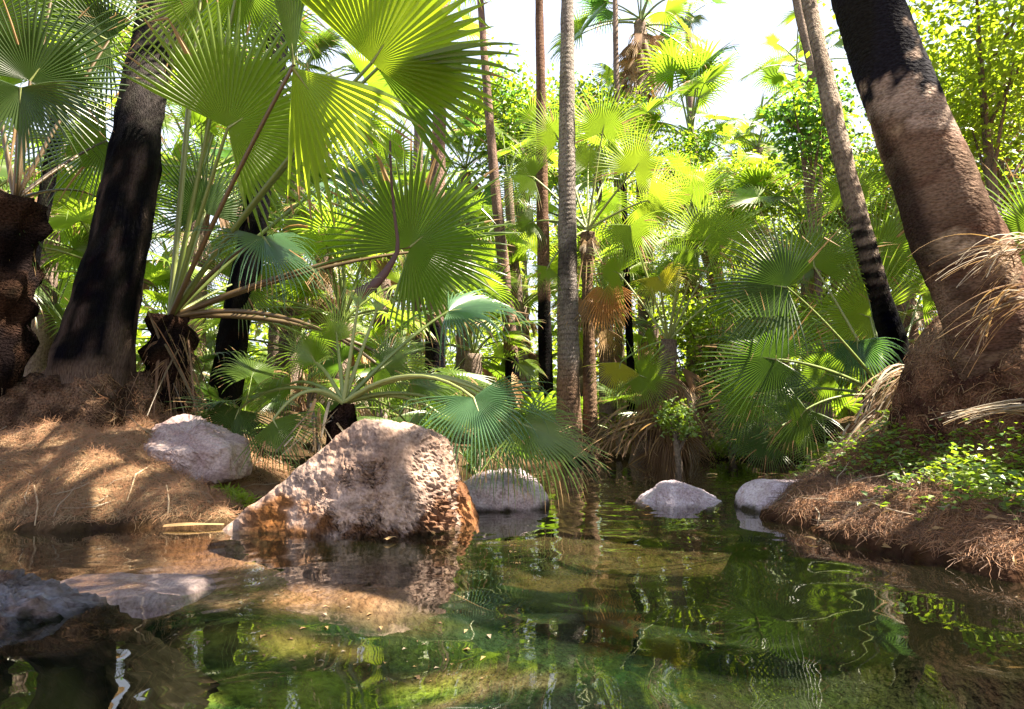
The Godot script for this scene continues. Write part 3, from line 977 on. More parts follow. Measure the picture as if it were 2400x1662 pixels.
func make_trunks() -> void:
	palm_trunk("fan_palm", "thick charred palm trunk leaning over the rooty bank, grey scorched bark near its top", "tall palm trunks", [[208, 905, 108, 4.0], [236, 760, 90, 4.05], [274, 600, 77, 4.12], [303, 450, 69, 4.22], [332, 250, 57, 4.4], [368, 60, 54, 4.65], [405, -140, 48, 4.9], [470, -520, 44, 5.4]], "char_left", 0.0, 28, 10, 1)
	palm_trunk("fan_palm", "massive leaning palm trunk, black above and reddish brown below, rising from a root mound", "tall palm trunks", [[2360, 930, 130, 3.3], [2318, 740, 124, 3.33], [2243, 560, 115, 3.37], [2197, 450, 104, 3.4], [2110, 220, 91, 3.45], [2033, 0, 79, 3.52], [1960, -240, 68, 3.65], [1800, -620, 60, 3.9], [1640, -1050, 52, 4.2]], "char_right", 0.085, 34, 15, 2)
	palm_trunk("fan_palm", "slender leaning trunk, pale banded above and charred black below, beside the massive trunk", "tall palm trunks", [[2118, 880, 37, 5.0], [2095, 800, 33, 5.02], [2064, 700, 28.5, 5.05], [2008, 500, 26, 5.15], [1960, 300, 23.5, 5.3], [1928, 150, 20, 5.5], [1895, 0, 17, 5.8], [1850, -240, 15, 6.3], [1800, -600, 14, 7.0]], "thin_right", 0.075, 20, 6, 3)
	palm_trunk("fan_palm", "thin grey trunk crossing behind the top of the pale banded slender trunk", "tall palm trunks", [[2040, 760, 18, 8.2], [1990, 500, 16, 8.3], [1920, 220, 13, 8.5], [1868, 0, 11, 8.8], [1830, -260, 10, 9.2], [1800, -800, 9, 9.8]], "plain", 0.08, 14, 6, 4)
	palm_trunk("fan_palm", "black charred trunk standing behind the arching stalks, left of the boulder", "tall palm trunks", [[520, 965, 46, 5.0], [535, 860, 39, 5.0], [555, 740, 36, 5.0], [590, 560, 33, 5.05], [608, 430, 30, 5.1], [640, 200, 27, 5.3], [670, -100, 24, 5.7]], "char", 0.0, 18, 6, 5)
	palm_trunk("fan_palm", "dark trunk with a bright edge behind the charred leaning trunk", "tall palm trunks", [[30, 880, 26, 4.9], [45, 800, 23, 4.9], [75, 600, 21, 4.95], [105, 470, 19, 5.0], [150, 200, 17, 5.2]], "char", 0.0, 16, 0, 6)
	palm_trunk("fan_palm", "ringed grey trunk, the straight tall one at the water's edge", "tall palm trunks", [[1332, 1045, 34, 8.0], [1332, 900, 27, 8.0], [1331, 700, 24, 8.0], [1329, 450, 20.5, 8.05], [1329, 220, 18, 8.1], [1330, 0, 14.5, 8.2], [1332, -260, 13, 8.5], [1338, -700, 11, 9.0]], "grey", 0.062, 24, 6, 7)
	palm_trunk("fan_palm", "brown trunk charred at mid height with lit edge, beside the ringed grey trunk", "tall palm trunks", [[1282, 1000, 20, 8.8], [1278, 850, 17, 8.8], [1275, 700, 15.5, 8.8], [1271, 450, 14, 8.85], [1268, 220, 11.5, 8.9], [1264, 0, 9.5, 9.1], [1262, -400, 8.5, 9.6]], "banded", 0.062, 18, 6, 8)
	palm_trunk("fan_palm", "pinkish brown trunk charred black at its foot, behind the drooping fan leaf", "tall palm trunks", [[1208, 990, 20, 9.4], [1198, 830, 17, 9.4], [1181, 640, 14.5, 9.4], [1165, 480, 12.5, 9.4], [1152, 340, 11, 9.5], [1126, 0, 7.5, 9.8], [1110, -300, 7, 10.2]], "burnt_low", 0.07, 16, 6, 9)
	palm_trunk("fan_palm", "short dark brown trunk just behind the pinkish brown one", "tall palm trunks", [[1235, 960, 15, 10.6], [1215, 720, 13, 10.6], [1200, 560, 11, 10.6], [1190, 420, 10, 10.6]], "plain", 0.08, 12, 6, 10)
	palm_trunk("fan_palm", "upright trunk with sooty foot behind the big dark fan leaf", "tall palm trunks", [[1022, 920, 26, 6.2], [1021, 780, 23, 6.2], [1022, 600, 21, 6.2], [1026, 420, 18, 6.3], [1030, 260, 16, 6.4], [1036, 0, 14, 6.7]], "burnt_low", 0.07, 16, 6, 11)
	palm_trunk("fan_palm", "pale thin trunk in the gap under the bright lit fan", "tall palm trunks", [[975, 900, 14, 11.0], [976, 640, 12, 11.0], [978, 480, 12, 11.0], [980, 340, 11, 11.0], [985, 100, 9, 11.3]], "plain", 0.08, 12, 6, 12)
	palm_trunk("fan_palm", "thin dark pole of a palm in front of the crown with a brown skirt", "tall palm trunks", [[1448, 700, 9, 13.0], [1446, 300, 8, 13.0], [1443, 100, 6.5, 13.2], [1440, -200, 6, 13.8]], "plain", 0.09, 10, 6, 13)
	palm_trunk("fan_palm", "dark slim trunk in the thicket behind the hanging orange leaf", "tall palm trunks", [[1480, 1030, 12, 9.6], [1478, 860, 10, 9.6], [1467, 600, 8, 9.7], [1462, 430, 7, 9.8]], "char", 0.08, 12, 6, 14)
	palm_trunk("fan_palm", "pale trunk of the palm beyond the slender leaning trunk", "tall palm trunks", [[1960, 620, 12, 12.5], [1931, 462, 11, 12.5], [1900, 300, 9, 12.6], [1868, 150, 7, 12.8]], "plain", 0.09, 10, 6, 15)

func make_palms() -> void:
	# palm behind the charred leaning trunk: its big fans fill the upper part of the view
	var crown := at(398, 745, 4.35)
	var o := thing("fan_palm", "large fan palm beside the charred leaning trunk, long stalks and huge sunlit fans", "palm tree", Vector3(crown.x, gy(crown.x, crown.z), crown.z), "fan palms round the pool")
	var P := PackedVector3Array()
	for i in 14:
		P.append((crown - o.position) * (i / 13.0 * 1.08 - 0.06))
	var clump := func(p: Vector3, _a: float, _i: int) -> Color:
		return Color(0.045, 0.027, 0.019).lerp(Color(0.012, 0.009, 0.008), clampf(0.5 + 3.0 * n3(p, 200.0), 0, 1))
	var lumpy := func(_i: int, ang: float, p: Vector3) -> float:
		return 0.07 * n3(p, 260.0) + 0.03 * sin(ang * 6.0 + p.y * 14.0)
	part(o, "trunk", tube(P, taper(14, 0.15, 0.11), 18, clump, lumpy), M["rootmass"])
	set_leaves(o, crown, [
		[871, 148, 3.55, 52, -6, 8, 0.80, 175, 0.10, 0.04, "glowing", 0.04, "stem", 0.64],
		[686, 158, 3.35, -58, 10, 22, 0.80, 92, 0.22, 0.10, "glowing", 0.03, "stem_brown", 0.56],
		[688, 152, 3.40, 88, -10, 35, 0.66, 34, 0.05, 0.2, "deep_two", 0.03, "stem_brown", 0.8],
		[534, 300, 4.0, 32, -8, -6, 0.76, 240, 0.14, 0.06, "mid_two", 0.03, "stem", 0.6],
		[885, 160, 3.62, -18, -14, 25, 0.80, 80, 0.30, 0.1, "deep_two", 0.05, "stem", 0.56],  # added dark blade, stands in for the shadow across the big sunlit fan
		[560, -40, 4.1, -62, 8, 20, 0.74, 180, 0.5, 0.2, "mid", 0.02, "stem"],
		[470, -10, 4.5, -95, 5, -10, 0.70, 190, 0.5, 0.2, "mid_two", 0.02, "stem_pale"],
		[450, 130, 4.9, 60, -10, 10, 0.72, 240, 0.3, 0.1, "mid", 0.02, "stem_pale"],
		[617, 556, 4.25, -58, 38, -48, 0.60, 215, 1.4, 0.1, "glossy", 0.10, "stem_brown", 0.34],
		[961, 579, 4.4, 40, -6, 10, 0.78, 300, 0.18, 0.08, "deep_two", 0.05, "stem_brown", 0.55],
		[975, 590, 4.75, -12, 0, 30, 0.72, 120, 0.7, 0.2, "deep_two", 0.05, "stem_brown", 0.4],
		[784, 417, 4.9, -15, 20, -60, 0.62, 210, 1.1, 0.2, "glossy", 0.04, "stem", 0.36],
		[880, 850, 4.3, -30, 15, 40, 0.50, 150, 1.2, 0.2, "deep_two", 0.16, "stem_brown", 0.36],
		[1010, 905, 4.7, -35, 10, 45, 0.5, 150, 1.2, 0.2, "deep_two", 0.14, "stem_brown", 0.36],
		[720, 790, 5.2, -50, 15, 45, 0.5, 170, 1.0, 0.2, "mid", 0.10, "stem", 0.36],
		[480, 500, 4.8, 100, -5, 30, 0.6, 230, 0.3, 0.1, "deep", 0.02, "stem_pale"],
		[560, 660, 5.0, 30, 0, -30, 0.6, 240, 0.5, 0.1, "mid", 0.03, "stem_pale"],
	], 41, 0.021)
	skirt(o, crown - o.position + Vector3(0, 0.02, 0), 14, 0.42, 0.45, rgen(75), ["dry_brown", "dry_brown", "stem_brown"])
	# palm behind the boulder
	crown = at(805, 945, 3.75)
	o = thing("fan_palm", "low fan palm right behind the boulder with pale arching stalks drooping to the water", "palm tree", Vector3(crown.x, gy(crown.x, crown.z), crown.z), "fan palms round the pool")
	P = PackedVector3Array()
	for i in 10:
		P.append((crown - o.position) * (i / 9.0 * 1.1 - 0.1) + Vector3(-0.06 * (1.0 - i / 9.0), 0, 0))
	part(o, "trunk", tube(P, taper(10, 0.10, 0.05), 14, clump, lumpy), M["rootmass"])
	set_leaves(o, crown, [
		[1109, 932, 3.45, -68, 25, -15, 0.54, 225, 1.7, 0.1, "glossy", 0.22, "stem_pale", 0.3],
		[1225, 995, 3.5, -22, 12, -50, 0.54, 200, 1.2, 0.1, "mid", 0.26, "stem_pale", 0.34],
		[1180, 985, 3.65, -46, 20, -40, 0.52, 190, 1.3, 0.1, "deep_two", 0.30, "stem_pale", 0.3],
		[1275, 1035, 3.7, -18, 8, -60, 0.44, 170, 1.1, 0.1, "deep_two", 0.3, "stem_pale", 0.34],
		[1130, 1000, 3.85, -60, 8, 45, 0.42, 140, 1.0, 0.2, "deep_two", 0.2, "stem", 0.3],
		[1050, 730, 4.1, 10, 8, -70, 0.60, 190, 1.5, 0.1, "glossy", 0.06, "stem", 0.42],
		[838, 722, 3.8, 84, 10, 0, 0.30, 60, 5.0, 0.1, "pale", 0.02, "stem_pale", 0.2],
		[880, 735, 3.95, 70, 0, 10, 0.30, 60, 4.0, 0.1, "pale", 0.02, "stem_pale", 0.2],
		[640, 985, 3.6, -60, 15, 10, 0.34, 150, 0.8, 0.2, "deep_two", 0.4, "stem_pale"],
		[960, 1000, 4.2, -40, 5, 45, 0.42, 150, 1.2, 0.2, "deep", 0.2, "stem", 0.3],
		[560, 960, 4.0, -110, 5, 20, 0.42, 190, 0.7, 0.2, "deep", 0.2, "stem"],
		[900, 860, 4.0, 40, 0, -50, 0.42, 180, 1.2, 0.1, "deep_two", 0.08, "stem_pale", 0.34],
		[960, 900, 4.1, -5, 5, -60, 0.44, 190, 1.3, 0.1, "deep_two", 0.14, "stem_pale", 0.34],
		[740, 850, 4.1, 120, 0, -50, 0.40, 170, 1.2, 0.1, "mid", 0.08, "stem_pale", 0.34],
		[680, 900, 4.0, 190, 5, -60, 0.40, 180, 1.3, 0.1, "deep_two", 0.14, "stem", 0.34],
		[1030, 970, 3.9, -20, 10, -60, 0.44, 190, 1.3, 0.1, "mid", 0.18, "stem_pale", 0.34],
		[790, 800, 4.2, 95, -5, 30, 0.40, 150, 1.5, 0.1, "mid_two", 0.04, "stem_pale", 0.3],
	], 42, 0.016)
	# dark crown at the side of the frame
	crown = at(35, 470, 3.9)
	o = thing("fan_palm", "dark shaded fan palm with a fibrous brown trunk, left edge of the photo", "palm tree", Vector3(crown.x - 0.05, gy(crown.x, crown.z), crown.z), "fan palms round the pool")
	P = PackedVector3Array()
	for i in 26:
		P.append((crown - o.position) * (i / 25.0))
	part(o, "trunk", tube(P, taper(26, 0.11, 0.15), 18, clump, lumpy), M["rootmass"])
	set_leaves(o, crown, [
		[48, 205, 3.7, -105, 18, 25, 0.60, 210, 0.9, 0.25, "deep", 0.02, "stem_brown"],
		[70, 190, 4.0, 48, -5, 0, 0.66, 240, 0.25, 0.1, "deep", 0.02, "stem_brown"],
		[255, 95, 4.4, 150, 0, 20, 0.66, 230, 0.4, 0.1, "deep", 0.03, "stem_brown"],
		[250, 330, 4.5, -160, 0, 30, 0.60, 230, 0.4, 0.1, "deep_two", 0.05, "stem_brown"],
		[-40, 60, 3.9, 60, 5, 20, 0.66, 220, 0.5, 0.1, "deep_two", 0.02, "stem_brown"],
		[130, -60, 4.2, -80, 5, 0, 0.7, 180, 0.5, 0.1, "deep_two", 0.02, "stem_brown"],
		[240, 470, 4.9, 20, 0, 40, 0.6, 230, 0.5, 0.1, "mid", 0.1, "stem_brown"],
		[-60, 420, 3.7, 200, 5, 0, 0.6, 220, 0.5, 0.1, "deep", 0.1, "stem_brown"],
	], 43, 0.018)
	# group at the foot of the slender trunk
	crown = at(2085, 935, 4.95)
	o = thing("fan_palm", "broad fan palm with dark star-shaped fans at the foot of the slender leaning trunk", "palm tree", Vector3(crown.x, gy(crown.x, crown.z), crown.z), "fan palms round the pool")
	P = PackedVector3Array()
	for i in 8:
		P.append((crown - o.position) * (i / 7.0 * 1.1 - 0.1))
	part(o, "trunk", tube(P, taper(8, 0.16, 0.11), 14, clump, lumpy), M["rootmass"])
	set_leaves(o, crown, [
		[1844, 673, 4.55, 172, -5, 25, 0.62, 240, 0.3, 0.15, "deep", 0.05, "stem", 0.42],
		[1818, 842, 4.5, 170, 0, 0, 0.56, 320, 0.35, 0.1, "deep", 0.06, "stem", 0.36],
		[1908, 624, 5.2, 96, -8, 10, 0.60, 260, 0.25, 0.1, "mid", 0.03, "stem_pale"],
		[2040, 744, 5.5, 158, 0, 10, 0.66, 260, 0.25, 0.1, "fresh", 0.03, "stem_pale"],
		[2055, 605, 5.7, 62, -5, 10, 0.64, 250, 0.3, 0.1, "mid", 0.02, "stem"],
		[1950, 880, 5.2, 165, 0, -20, 0.48, 270, 0.4, 0.1, "mid", 0.04, "stem_pale"],
		[1890, 960, 4.8, -130, 8, 10, 0.40, 220, 0.6, 0.1, "deep_two", 0.12, "stem"],
		[2160, 690, 5.8, 40, 0, 30, 0.6, 240, 0.5, 0.1, "mid", 0.03, "stem"],
		[2010, 800, 5.0, -90, 10, 20, 0.45, 200, 0.8, 0.1, "glossy", 0.1, "stem"],
		[1760, 930, 5.6, 190, 0, 0, 0.5, 280, 0.4, 0.1, "mid", 0.1, "stem"],
		[1990, 470, 6.0, 100, 0, 20, 0.6, 240, 0.4, 0.1, "mid_two", 0.02, "stem"],
	], 44, 0.016)
	# little palm whose fans touch the water beyond the mossy bank
	crown = at(1925, 985, 5.6)
	o = thing("fan_palm", "small fan palm whose drooping fans touch the water beyond the mossy bank", "palm tree", Vector3(crown.x, gy(crown.x, crown.z), crown.z), "fan palms round the pool")
	P = PackedVector3Array([Vector3(0, -0.1, 0), (crown - o.position) * 0.5, crown - o.position])
	part(o, "trunk", tube(P, taper(3, 0.10, 0.07), 10, clump, lumpy), M["rootmass"])
	set_leaves(o, crown, [
		[1800, 1035, 5.3, -160, 10, 20, 0.36, 230, 0.5, 0.1, "deep", 0.2, "stem"],
		[1856, 1000, 5.2, -80, 10, 0, 0.36, 220, 0.7, 0.1, "deep_two", 0.2, "stem"],
		[1935, 1040, 5.0, -100, 10, 0, 0.32, 180, 0.8, 0.1, "mid", 0.2, "stem"],
		[1870, 940, 5.8, 120, 0, 20, 0.4, 250, 0.5, 0.1, "deep", 0.1, "stem"],
		[1760, 1000, 6.0, 170, 0, 10, 0.4, 240, 0.6, 0.1, "deep", 0.2, "stem"],
	], 45, 0.012)
	# palm at the other side of the massive trunk
	crown = at(2520, 760, 4.6)
	o = thing("fan_palm", "shaded fan palm behind the massive leaning trunk, right edge of the photo", "palm tree", Vector3(crown.x, gy(crown.x, crown.z), crown.z), "fan palms round the pool")
	P = PackedVector3Array([Vector3(0, -0.1, 0), (crown - o.position) * 0.5, crown - o.position])
	part(o, "trunk", tube(P, taper(3, 0.13, 0.10), 10, clump, lumpy), M["rootmass"])
	set_leaves(o, crown, [
		[2430, 545, 4.6, 128, 0, 10, 0.62, 240, 0.3, 0.1, "deep_two", 0.05, "stem"],
		[2380, 640, 5.2, 80, 0, 40, 0.6, 240, 0.4, 0.1, "deep", 0.05, "stem"],
		[2560, 500, 4.6, 60, 0, 10, 0.62, 240, 0.3, 0.1, "deep", 0.05, "stem"],
	], 46, 0.014)
	# palm next to the ringed trunk: brown head, sunlit fans
	crown = at(1377, 540, 8.3)
	var base := at(1385, 1068, 8.2)
	o = palm_trunk("fan_palm", "young palm with pale sawtooth trunk and sunlit fans, next to the ringed grey trunk", "fan palms round the pool", [[1385, 1068, 22, 8.2], [1384, 1000, 18, 8.2], [1381, 850, 14.5, 8.2], [1377, 690, 12.5, 8.25], [1377, 610, 15, 8.3], [1377, 545, 19, 8.3]], "saw", 0.075, 20, 0, 16)
	set_leaves(o, crown, [
		[1412, 310, 8.1, 78, -8, 0, 0.64, 250, 0.2, 0.1, "fresh", 0.02, "stem_pale"],
		[1487, 398, 8.0, 60, -5, 14, 0.62, 270, 0.2, 0.12, "fresh_two", 0.03, "stem_pale"],
		[1308, 323, 8.7, 122, -5, 0, 0.62, 250, 0.2, 0.1, "fresh", 0.02, "stem_pale"],
		[1250, 415, 8.4, 168, 0, 22, 0.56, 240, 0.35, 0.1, "mid_two", 0.04, "stem_pale"],
		[1517, 470, 8.0, -32, 5, 20, 0.66, 220, 0.5, 0.1, "fresh_two", 0.06, "stem_pale"],
		[1378, 395, 8.7, 85, -10, 30, 0.60, 240, 0.25, 0.1, "fresh_two", 0.02, "stem_pale"],
		[1285, 625, 8.0, -115, 5, 15, 0.40, 150, 0.7, 0.1, "fresh", 0.15, "stem_pale"],
		[1410, 470, 8.6, -20, 5, 30, 0.5, 200, 0.8, 0.1, "mid", 0.1, "stem"],
		[1250, 520, 8.6, -160, 5, 30, 0.5, 220, 0.6, 0.1, "mid", 0.1, "stem"],
		[1440, 360, 8.9, 20, 0, 20, 0.6, 240, 0.4, 0.1, "fresh", 0.06, "stem_pale"],
	], 47, 0.020)
	skirt(o, crown - o.position + Vector3(0, 0.02, 0), 9, 0.32, 0.12, rgen(72), ["dry", "dry_brown", "dry_grey"])
	var g := rgen(73)
	for q in [[1352, 690, "dry"], [1400, 670, "dry_orange"], [1372, 700, "dry"], [1415, 690, "dry_orange"], [1430, 660, "dry_orange"], [1392, 705, "dry"]]:
		var hub := at(q[0], q[1], 8.12)
		var b := blade(Vector3((q[0] - 1385) * 0.006, -1, 0.25), Vector3(0.3, 0.2, 1), 0.56, 100, 18, 0.42, 0.4, 0.3, g)
		var l := part(o, "dead_leaf", b, M[q[2]], Transform3D(Basis(), hub - o.position))
		part(l, "leaf_stalk", stalk(crown - hub, Vector3.ZERO, 0.0, 0.012, 0.007, 5), M["dry"])
	# squat palm with a skirt standing in the water
	crown = at(1566, 800, 7.6)
	o = palm_trunk("fan_palm", "squat palm wrapped in brown dead leaves at the far waterline, bright fans above", "fan palms round the pool", [[1520, 1062, 44, 7.6], [1540, 990, 34, 7.6], [1556, 900, 24, 7.6], [1564, 840, 22, 7.6], [1567, 795, 20, 7.6]], "plain", 0.07, 16, 0, 17)
	set_leaves(o, crown, [
		[1652, 564, 7.4, 50, -5, 0, 0.62, 250, 0.25, 0.1, "fresh", 0.02, "stem_pale"],
		[1476, 528, 7.6, -75, 12, 0, 0.55, 220, 0.8, 0.2, "fresh", 0.02, "stem_pale"],
		[1600, 626, 7.3, 70, 0, -10, 0.40, 260, 0.3, 0.1, "mid", 0.02, "stem_pale"],
		[1543, 648, 7.3, -60, 14, 0, 0.45, 230, 0.9, 0.1, "yellow", 0.02, "stem_pale"],
		[1700, 560, 7.8, 20, 0, 20, 0.6, 250, 0.4, 0.1, "fresh_two", 0.03, "stem_pale"],
		[1450, 640, 7.9, 160, 0, 0, 0.5, 250, 0.5, 0.1, "mid_two", 0.03, "stem_pale"],
		[1690, 690, 7.6, -10, 0, 20, 0.5, 240, 0.6, 0.1, "mid", 0.05, "stem_pale"],
		[1500, 880, 7.2, -20, 10, 0, 0.5, 260, 0.3, 0.1, "mid_two", 0.05, "stem"],
		[1455, 850, 7.4, -105, 10, 0, 0.5, 150, 0.5, 0.1, "yellow", 0.1, "stem"],
		[1620, 470, 8.0, 80, 0, 0, 0.6, 250, 0.3, 0.1, "fresh", 0.02, "stem_pale"],
	], 48, 0.017)
	skirt(o, crown - o.position + Vector3(0, -0.05, 0), 22, 0.95, 0.95, rgen(74), ["dry_brown", "dry_brown", "dry", "dry_brown", "dry_grey"])

func make_far_palms() -> void:
	for q in [["low fan palm seedling between the flat rock and the boulder", 560, 1015, 4.3, 9, 0.42, ["deep", "deep_two"], 251], ["low fan palm seedling at the black charred trunk's foot", 440, 965, 5.0, 9, 0.5, ["deep", "deep_two", "mid"], 252], ["low fan palm seedling behind the bluish rock", 1120, 1050, 5.0, 9, 0.45, ["deep", "deep_two"], 253], ["dark low fan palm in the shade behind the boulder's palm", 900, 960, 5.2, 11, 0.6, ["deep", "deep_two"], 254], ["low fan palm on the far bank between the young palm and the squat palm", 1450, 1010, 8.6, 10, 0.6, ["mid", "deep_two"], 255]]:
		far_palm(q[0], q[1], q[2], q[3], q[4], q[5], q[6], q[7], [0, 1, 1, 2, 2, 3], 0, 0.04, 0.0, "palm seedlings")
	var o := far_palm("tall palm crown against the white sky with a thick brown skirt of dead leaves", 1500, 52, 15.0, 16, 1.45, ["mid", "deep_two", "glossy"], 201, [0, 1, 1, 2, 2, 3, 3], 26, 0.16)
	far_palm("far thin palm with a tiny crown right of the skirted palm in the sky", 1612, 40, 24.0, 10, 1.1, ["deep_two", "glossy"], 202, [0, 2, 3, 3], 0, 0.12)
	far_palm("palm with wide green fans below the skirted palm, stalks rising from a dark shaggy head", 1618, 325, 12.5, 15, 1.25, ["mid", "mid_two", "glossy"], 203, [0, 0, 1, 1, 2, 3], 8, 0.15, 0.55)
	far_palm("hazy palm crown with bluish fans left of the slender trunk's top", 1895, 190, 14.0, 12, 0.95, ["mid", "glossy", "deep_two"], 204, [0, 1, 2, 3, 3], 6, 0.13, 0.5)
	far_palm("pale yellowish palm with a thatch of dry leaves between the two sky palms", 1775, 350, 13.5, 14, 0.9, ["mid_two", "fresh", "fresh_two"], 205, [0, 1, 2, 2, 3], 14, 0.13)
	var far := [
		["fan palm filling the gap between the charred trunks low down", 250, 640, 6.6, 12, 0.8, ["mid", "fresh", "mid_two"], 0],
		["bushy fan palm behind the shaded palm, its fans lit from above", 130, 330, 8.0, 13, 1.0, ["deep_two", "mid", "mid_two"], 4],
		["fan palm seen between the thick charred trunk and the arching stalks", 470, 420, 7.2, 13, 1.0, ["mid", "mid_two", "deep_two"], 4],
		["star-fanned palm with yellow light through it behind the hanging dry stalk", 805, 760, 6.7, 14, 0.9, ["fresh", "mid_two", "fresh_two"], 4],
		["high crowned palm behind the big sunlit fans", 700, 230, 8.5, 13, 1.1, ["mid", "mid_two", "deep_two"], 5],
		["palm thicket head behind the black charred trunk", 660, 560, 9.0, 13, 1.0, ["mid", "mid_two", "fresh"], 5],
		["low palm with dead leaves near the black trunk's foot", 690, 830, 8.0, 12, 0.85, ["mid", "fresh", "mid_two"], 10],
		["fan palm behind the upright trunk with sooty foot", 900, 520, 10.0, 13, 1.0, ["mid", "fresh", "deep_two"], 5],
		["fan palm with lit fans left of the pinkish brown trunk", 1090, 600, 10.5, 13, 1.0, ["mid", "fresh", "mid_two"], 6],
		["low fan palm behind the pinkish brown trunk's black foot", 1110, 830, 8.6, 12, 0.85, ["mid", "mid_two", "deep_two"], 8],
		["palm crown peering over the pinkish brown trunk", 1090, 400, 12.0, 13, 1.0, ["mid", "glossy", "fresh"], 5],
		["bushy palm between the lit brown trunk and the ringed trunk", 1220, 720, 11.0, 13, 0.95, ["fresh", "mid_two", "fresh_two"], 5],
		["lit palm behind the young palm's brown head", 1420, 700, 10.5, 14, 0.95, ["fresh", "mid_two", "fresh_two"], 6],
		["bright fan palm over the squat palm's shoulder", 1620, 560, 10.5, 14, 1.0, ["fresh", "fresh_two", "mid_two"], 6],
		["fan palm deep in the thicket above the stream", 1730, 640, 10.0, 14, 0.95, ["mid", "mid_two", "fresh"], 4],
		["low palm with dead leaves on the far bank", 1640, 900, 9.6, 12, 0.8, ["mid", "fresh", "mid_two"], 10],
		["fan palm behind the star-shaped dark fans", 1900, 760, 8.0, 14, 0.9, ["mid", "mid_two", "fresh"], 3],
		["palm beyond the slender trunk with fans at mid height", 1890, 520, 9.5, 14, 1.0, ["mid", "mid_two", "deep_two"], 4],
		["fan palm between the slender and the massive trunk", 2110, 560, 7.6, 13, 0.95, ["mid", "deep_two", "mid_two"], 3],
		["fan palm in the shade left of the massive trunk's root mound", 2100, 800, 6.4, 10, 0.75, ["mid", "deep_two", "mid_two"], 3],
		["tall far palm behind the gap left of the bright fan", 330, 250, 12.0, 13, 1.2, ["deep_two", "mid", "glossy"], 6],
		["far palm with shaggy neck above the arching stalks", 560, 480, 13.0, 13, 1.2, ["mid", "mid_two", "glossy"], 8],
		["far palm low behind the low dead-leaf palm", 760, 680, 14.0, 13, 1.2, ["mid", "fresh", "mid_two"], 8],
		["far bright palm behind the sooty trunk", 1010, 700, 14.5, 13, 1.1, ["fresh", "mid_two", "fresh_two"], 8],
		["far palm in the middle of the bright thicket", 1330, 520, 15.0, 14, 1.2, ["fresh", "mid_two", "fresh_two"], 8],
		["far palm glowing behind the ringed trunk low down", 1360, 830, 13.0, 13, 1.0, ["fresh", "fresh_two", "mid_two"], 8],
		["far palm thicket head below the yellowish palm", 1760, 500, 15.0, 14, 1.2, ["fresh", "mid_two", "fresh_two"], 6],
		["far palm with fans behind the squat palm", 1530, 760, 13.0, 13, 1.1, ["fresh", "mid_two", "mid"], 8],
		["far palm behind the small palm by the water", 1800, 820, 12.0, 13, 1.1, ["mid", "mid_two", "fresh"], 8],
		["far palm seen under the broad dark fans", 1990, 640, 12.0, 13, 1.1, ["mid", "mid_two", "glossy"], 6],
		["far palm at the back of the shaded corner", 40, 560, 11.0, 13, 1.2, ["mid", "deep_two", "mid_two"], 5],
		["far palm by the frame's edge, low behind the root bank", 120, 760, 8.5, 11, 0.9, ["mid", "fresh", "mid_two"], 4],
		["far palm showing between black trunk and stalks near the ground", 420, 800, 11.0, 12, 1.1, ["fresh", "mid_two", "mid"], 8],
		["fan palm at the sunny side of the root bank, half out of view", -130, 520, 6.0, 12, 1.0, ["mid", "mid_two", "deep_two"], 5],
		["fan palm behind the end of the root bank, out at the shaded side", -420, 600, 7.5, 12, 1.0, ["mid", "mid_two", "deep_two"], 5],
		["far palm out beyond the root bank", -700, 420, 11.0, 12, 1.2, ["mid", "mid_two", "glossy"], 5],
		["far palm out beyond the root mound", 2900, 480, 9.0, 12, 1.1, ["mid", "mid_two", "fresh"], 5],
		["bushy palm on the far rise between the charred trunks", 300, 520, 9.5, 12, 1.0, ["mid", "fresh", "mid_two"], 5],
		["palm with dry leaves behind the arching stalks and the black trunk", 760, 560, 7.6, 10, 0.8, ["mid", "mid_two", "fresh"], 7],
		["far palm above the massive trunk's shoulder", 2330, 360, 9.0, 13, 1.0, ["mid", "deep_two", "mid_two"], 4],
	]
	for i in far.size():
		var f: Array = far[i]
		far_palm(f[0], f[1], f[2], f[3], f[4] + 4, f[5], f[6], 300 + i, [0, 1, 0, 1, 2, 2, 3], f[7], 0.12)
	# crowns just out of view that shade the pool
	for q in [["tall palm leaning over the pool from the sunny bank, its crown above the view", Vector3(3.9, 0.4, -0.6), Vector3(1.7, 4.9, -1.2), 16, 401], ["tall palm on the near bank whose crown shades the charred trunk", Vector3(4.6, 0.4, 0.8), Vector3(1.1, 5.0, -2.6), 15, 402], ["palm behind the viewer whose crown shades the near water", Vector3(2.8, 0.4, 1.6), Vector3(2.1, 4.4, -1.05), 10, 403], ["palm with a sparse crown leaning over the boulder, above the view", Vector3(4.0, 0.4, -1.9), Vector3(2.7, 5.1, -2.35), 5, 405], ["palm leaning out of the thicket that shades the mossy bank", Vector3(5.8, 0.5, -3.0), Vector3(4.4, 5.2, -3.1), 17, 404]]:
		var b: Vector3 = q[1]
		var t: Vector3 = q[2]
		o = thing("fan_palm", q[0], "palm tree", b, "shade palms")
		var P := bez(Vector3(0, -0.3, 0), (t - b) * Vector3(0.2, 0.4, 0.2), (t - b) * Vector3(0.7, 0.75, 0.7), t - b, 40)
		var tint := func(p: Vector3, _a: float, _i: int) -> Color:
			return trunk_tint("plain", p + b, 0.0, Vector3.ZERO)
		part(o, "trunk", tube(P, taper(41, 0.17, 0.11), 12, tint), M["bark"])
		rosette(o, t - b, q[3], 1.0, ["mid", "mid_two", "deep_two"], rgen(q[4]), [0, 1, 1, 2, 2, 3])

# ---------------------------------------------------------------- broad-leaved trees and plants

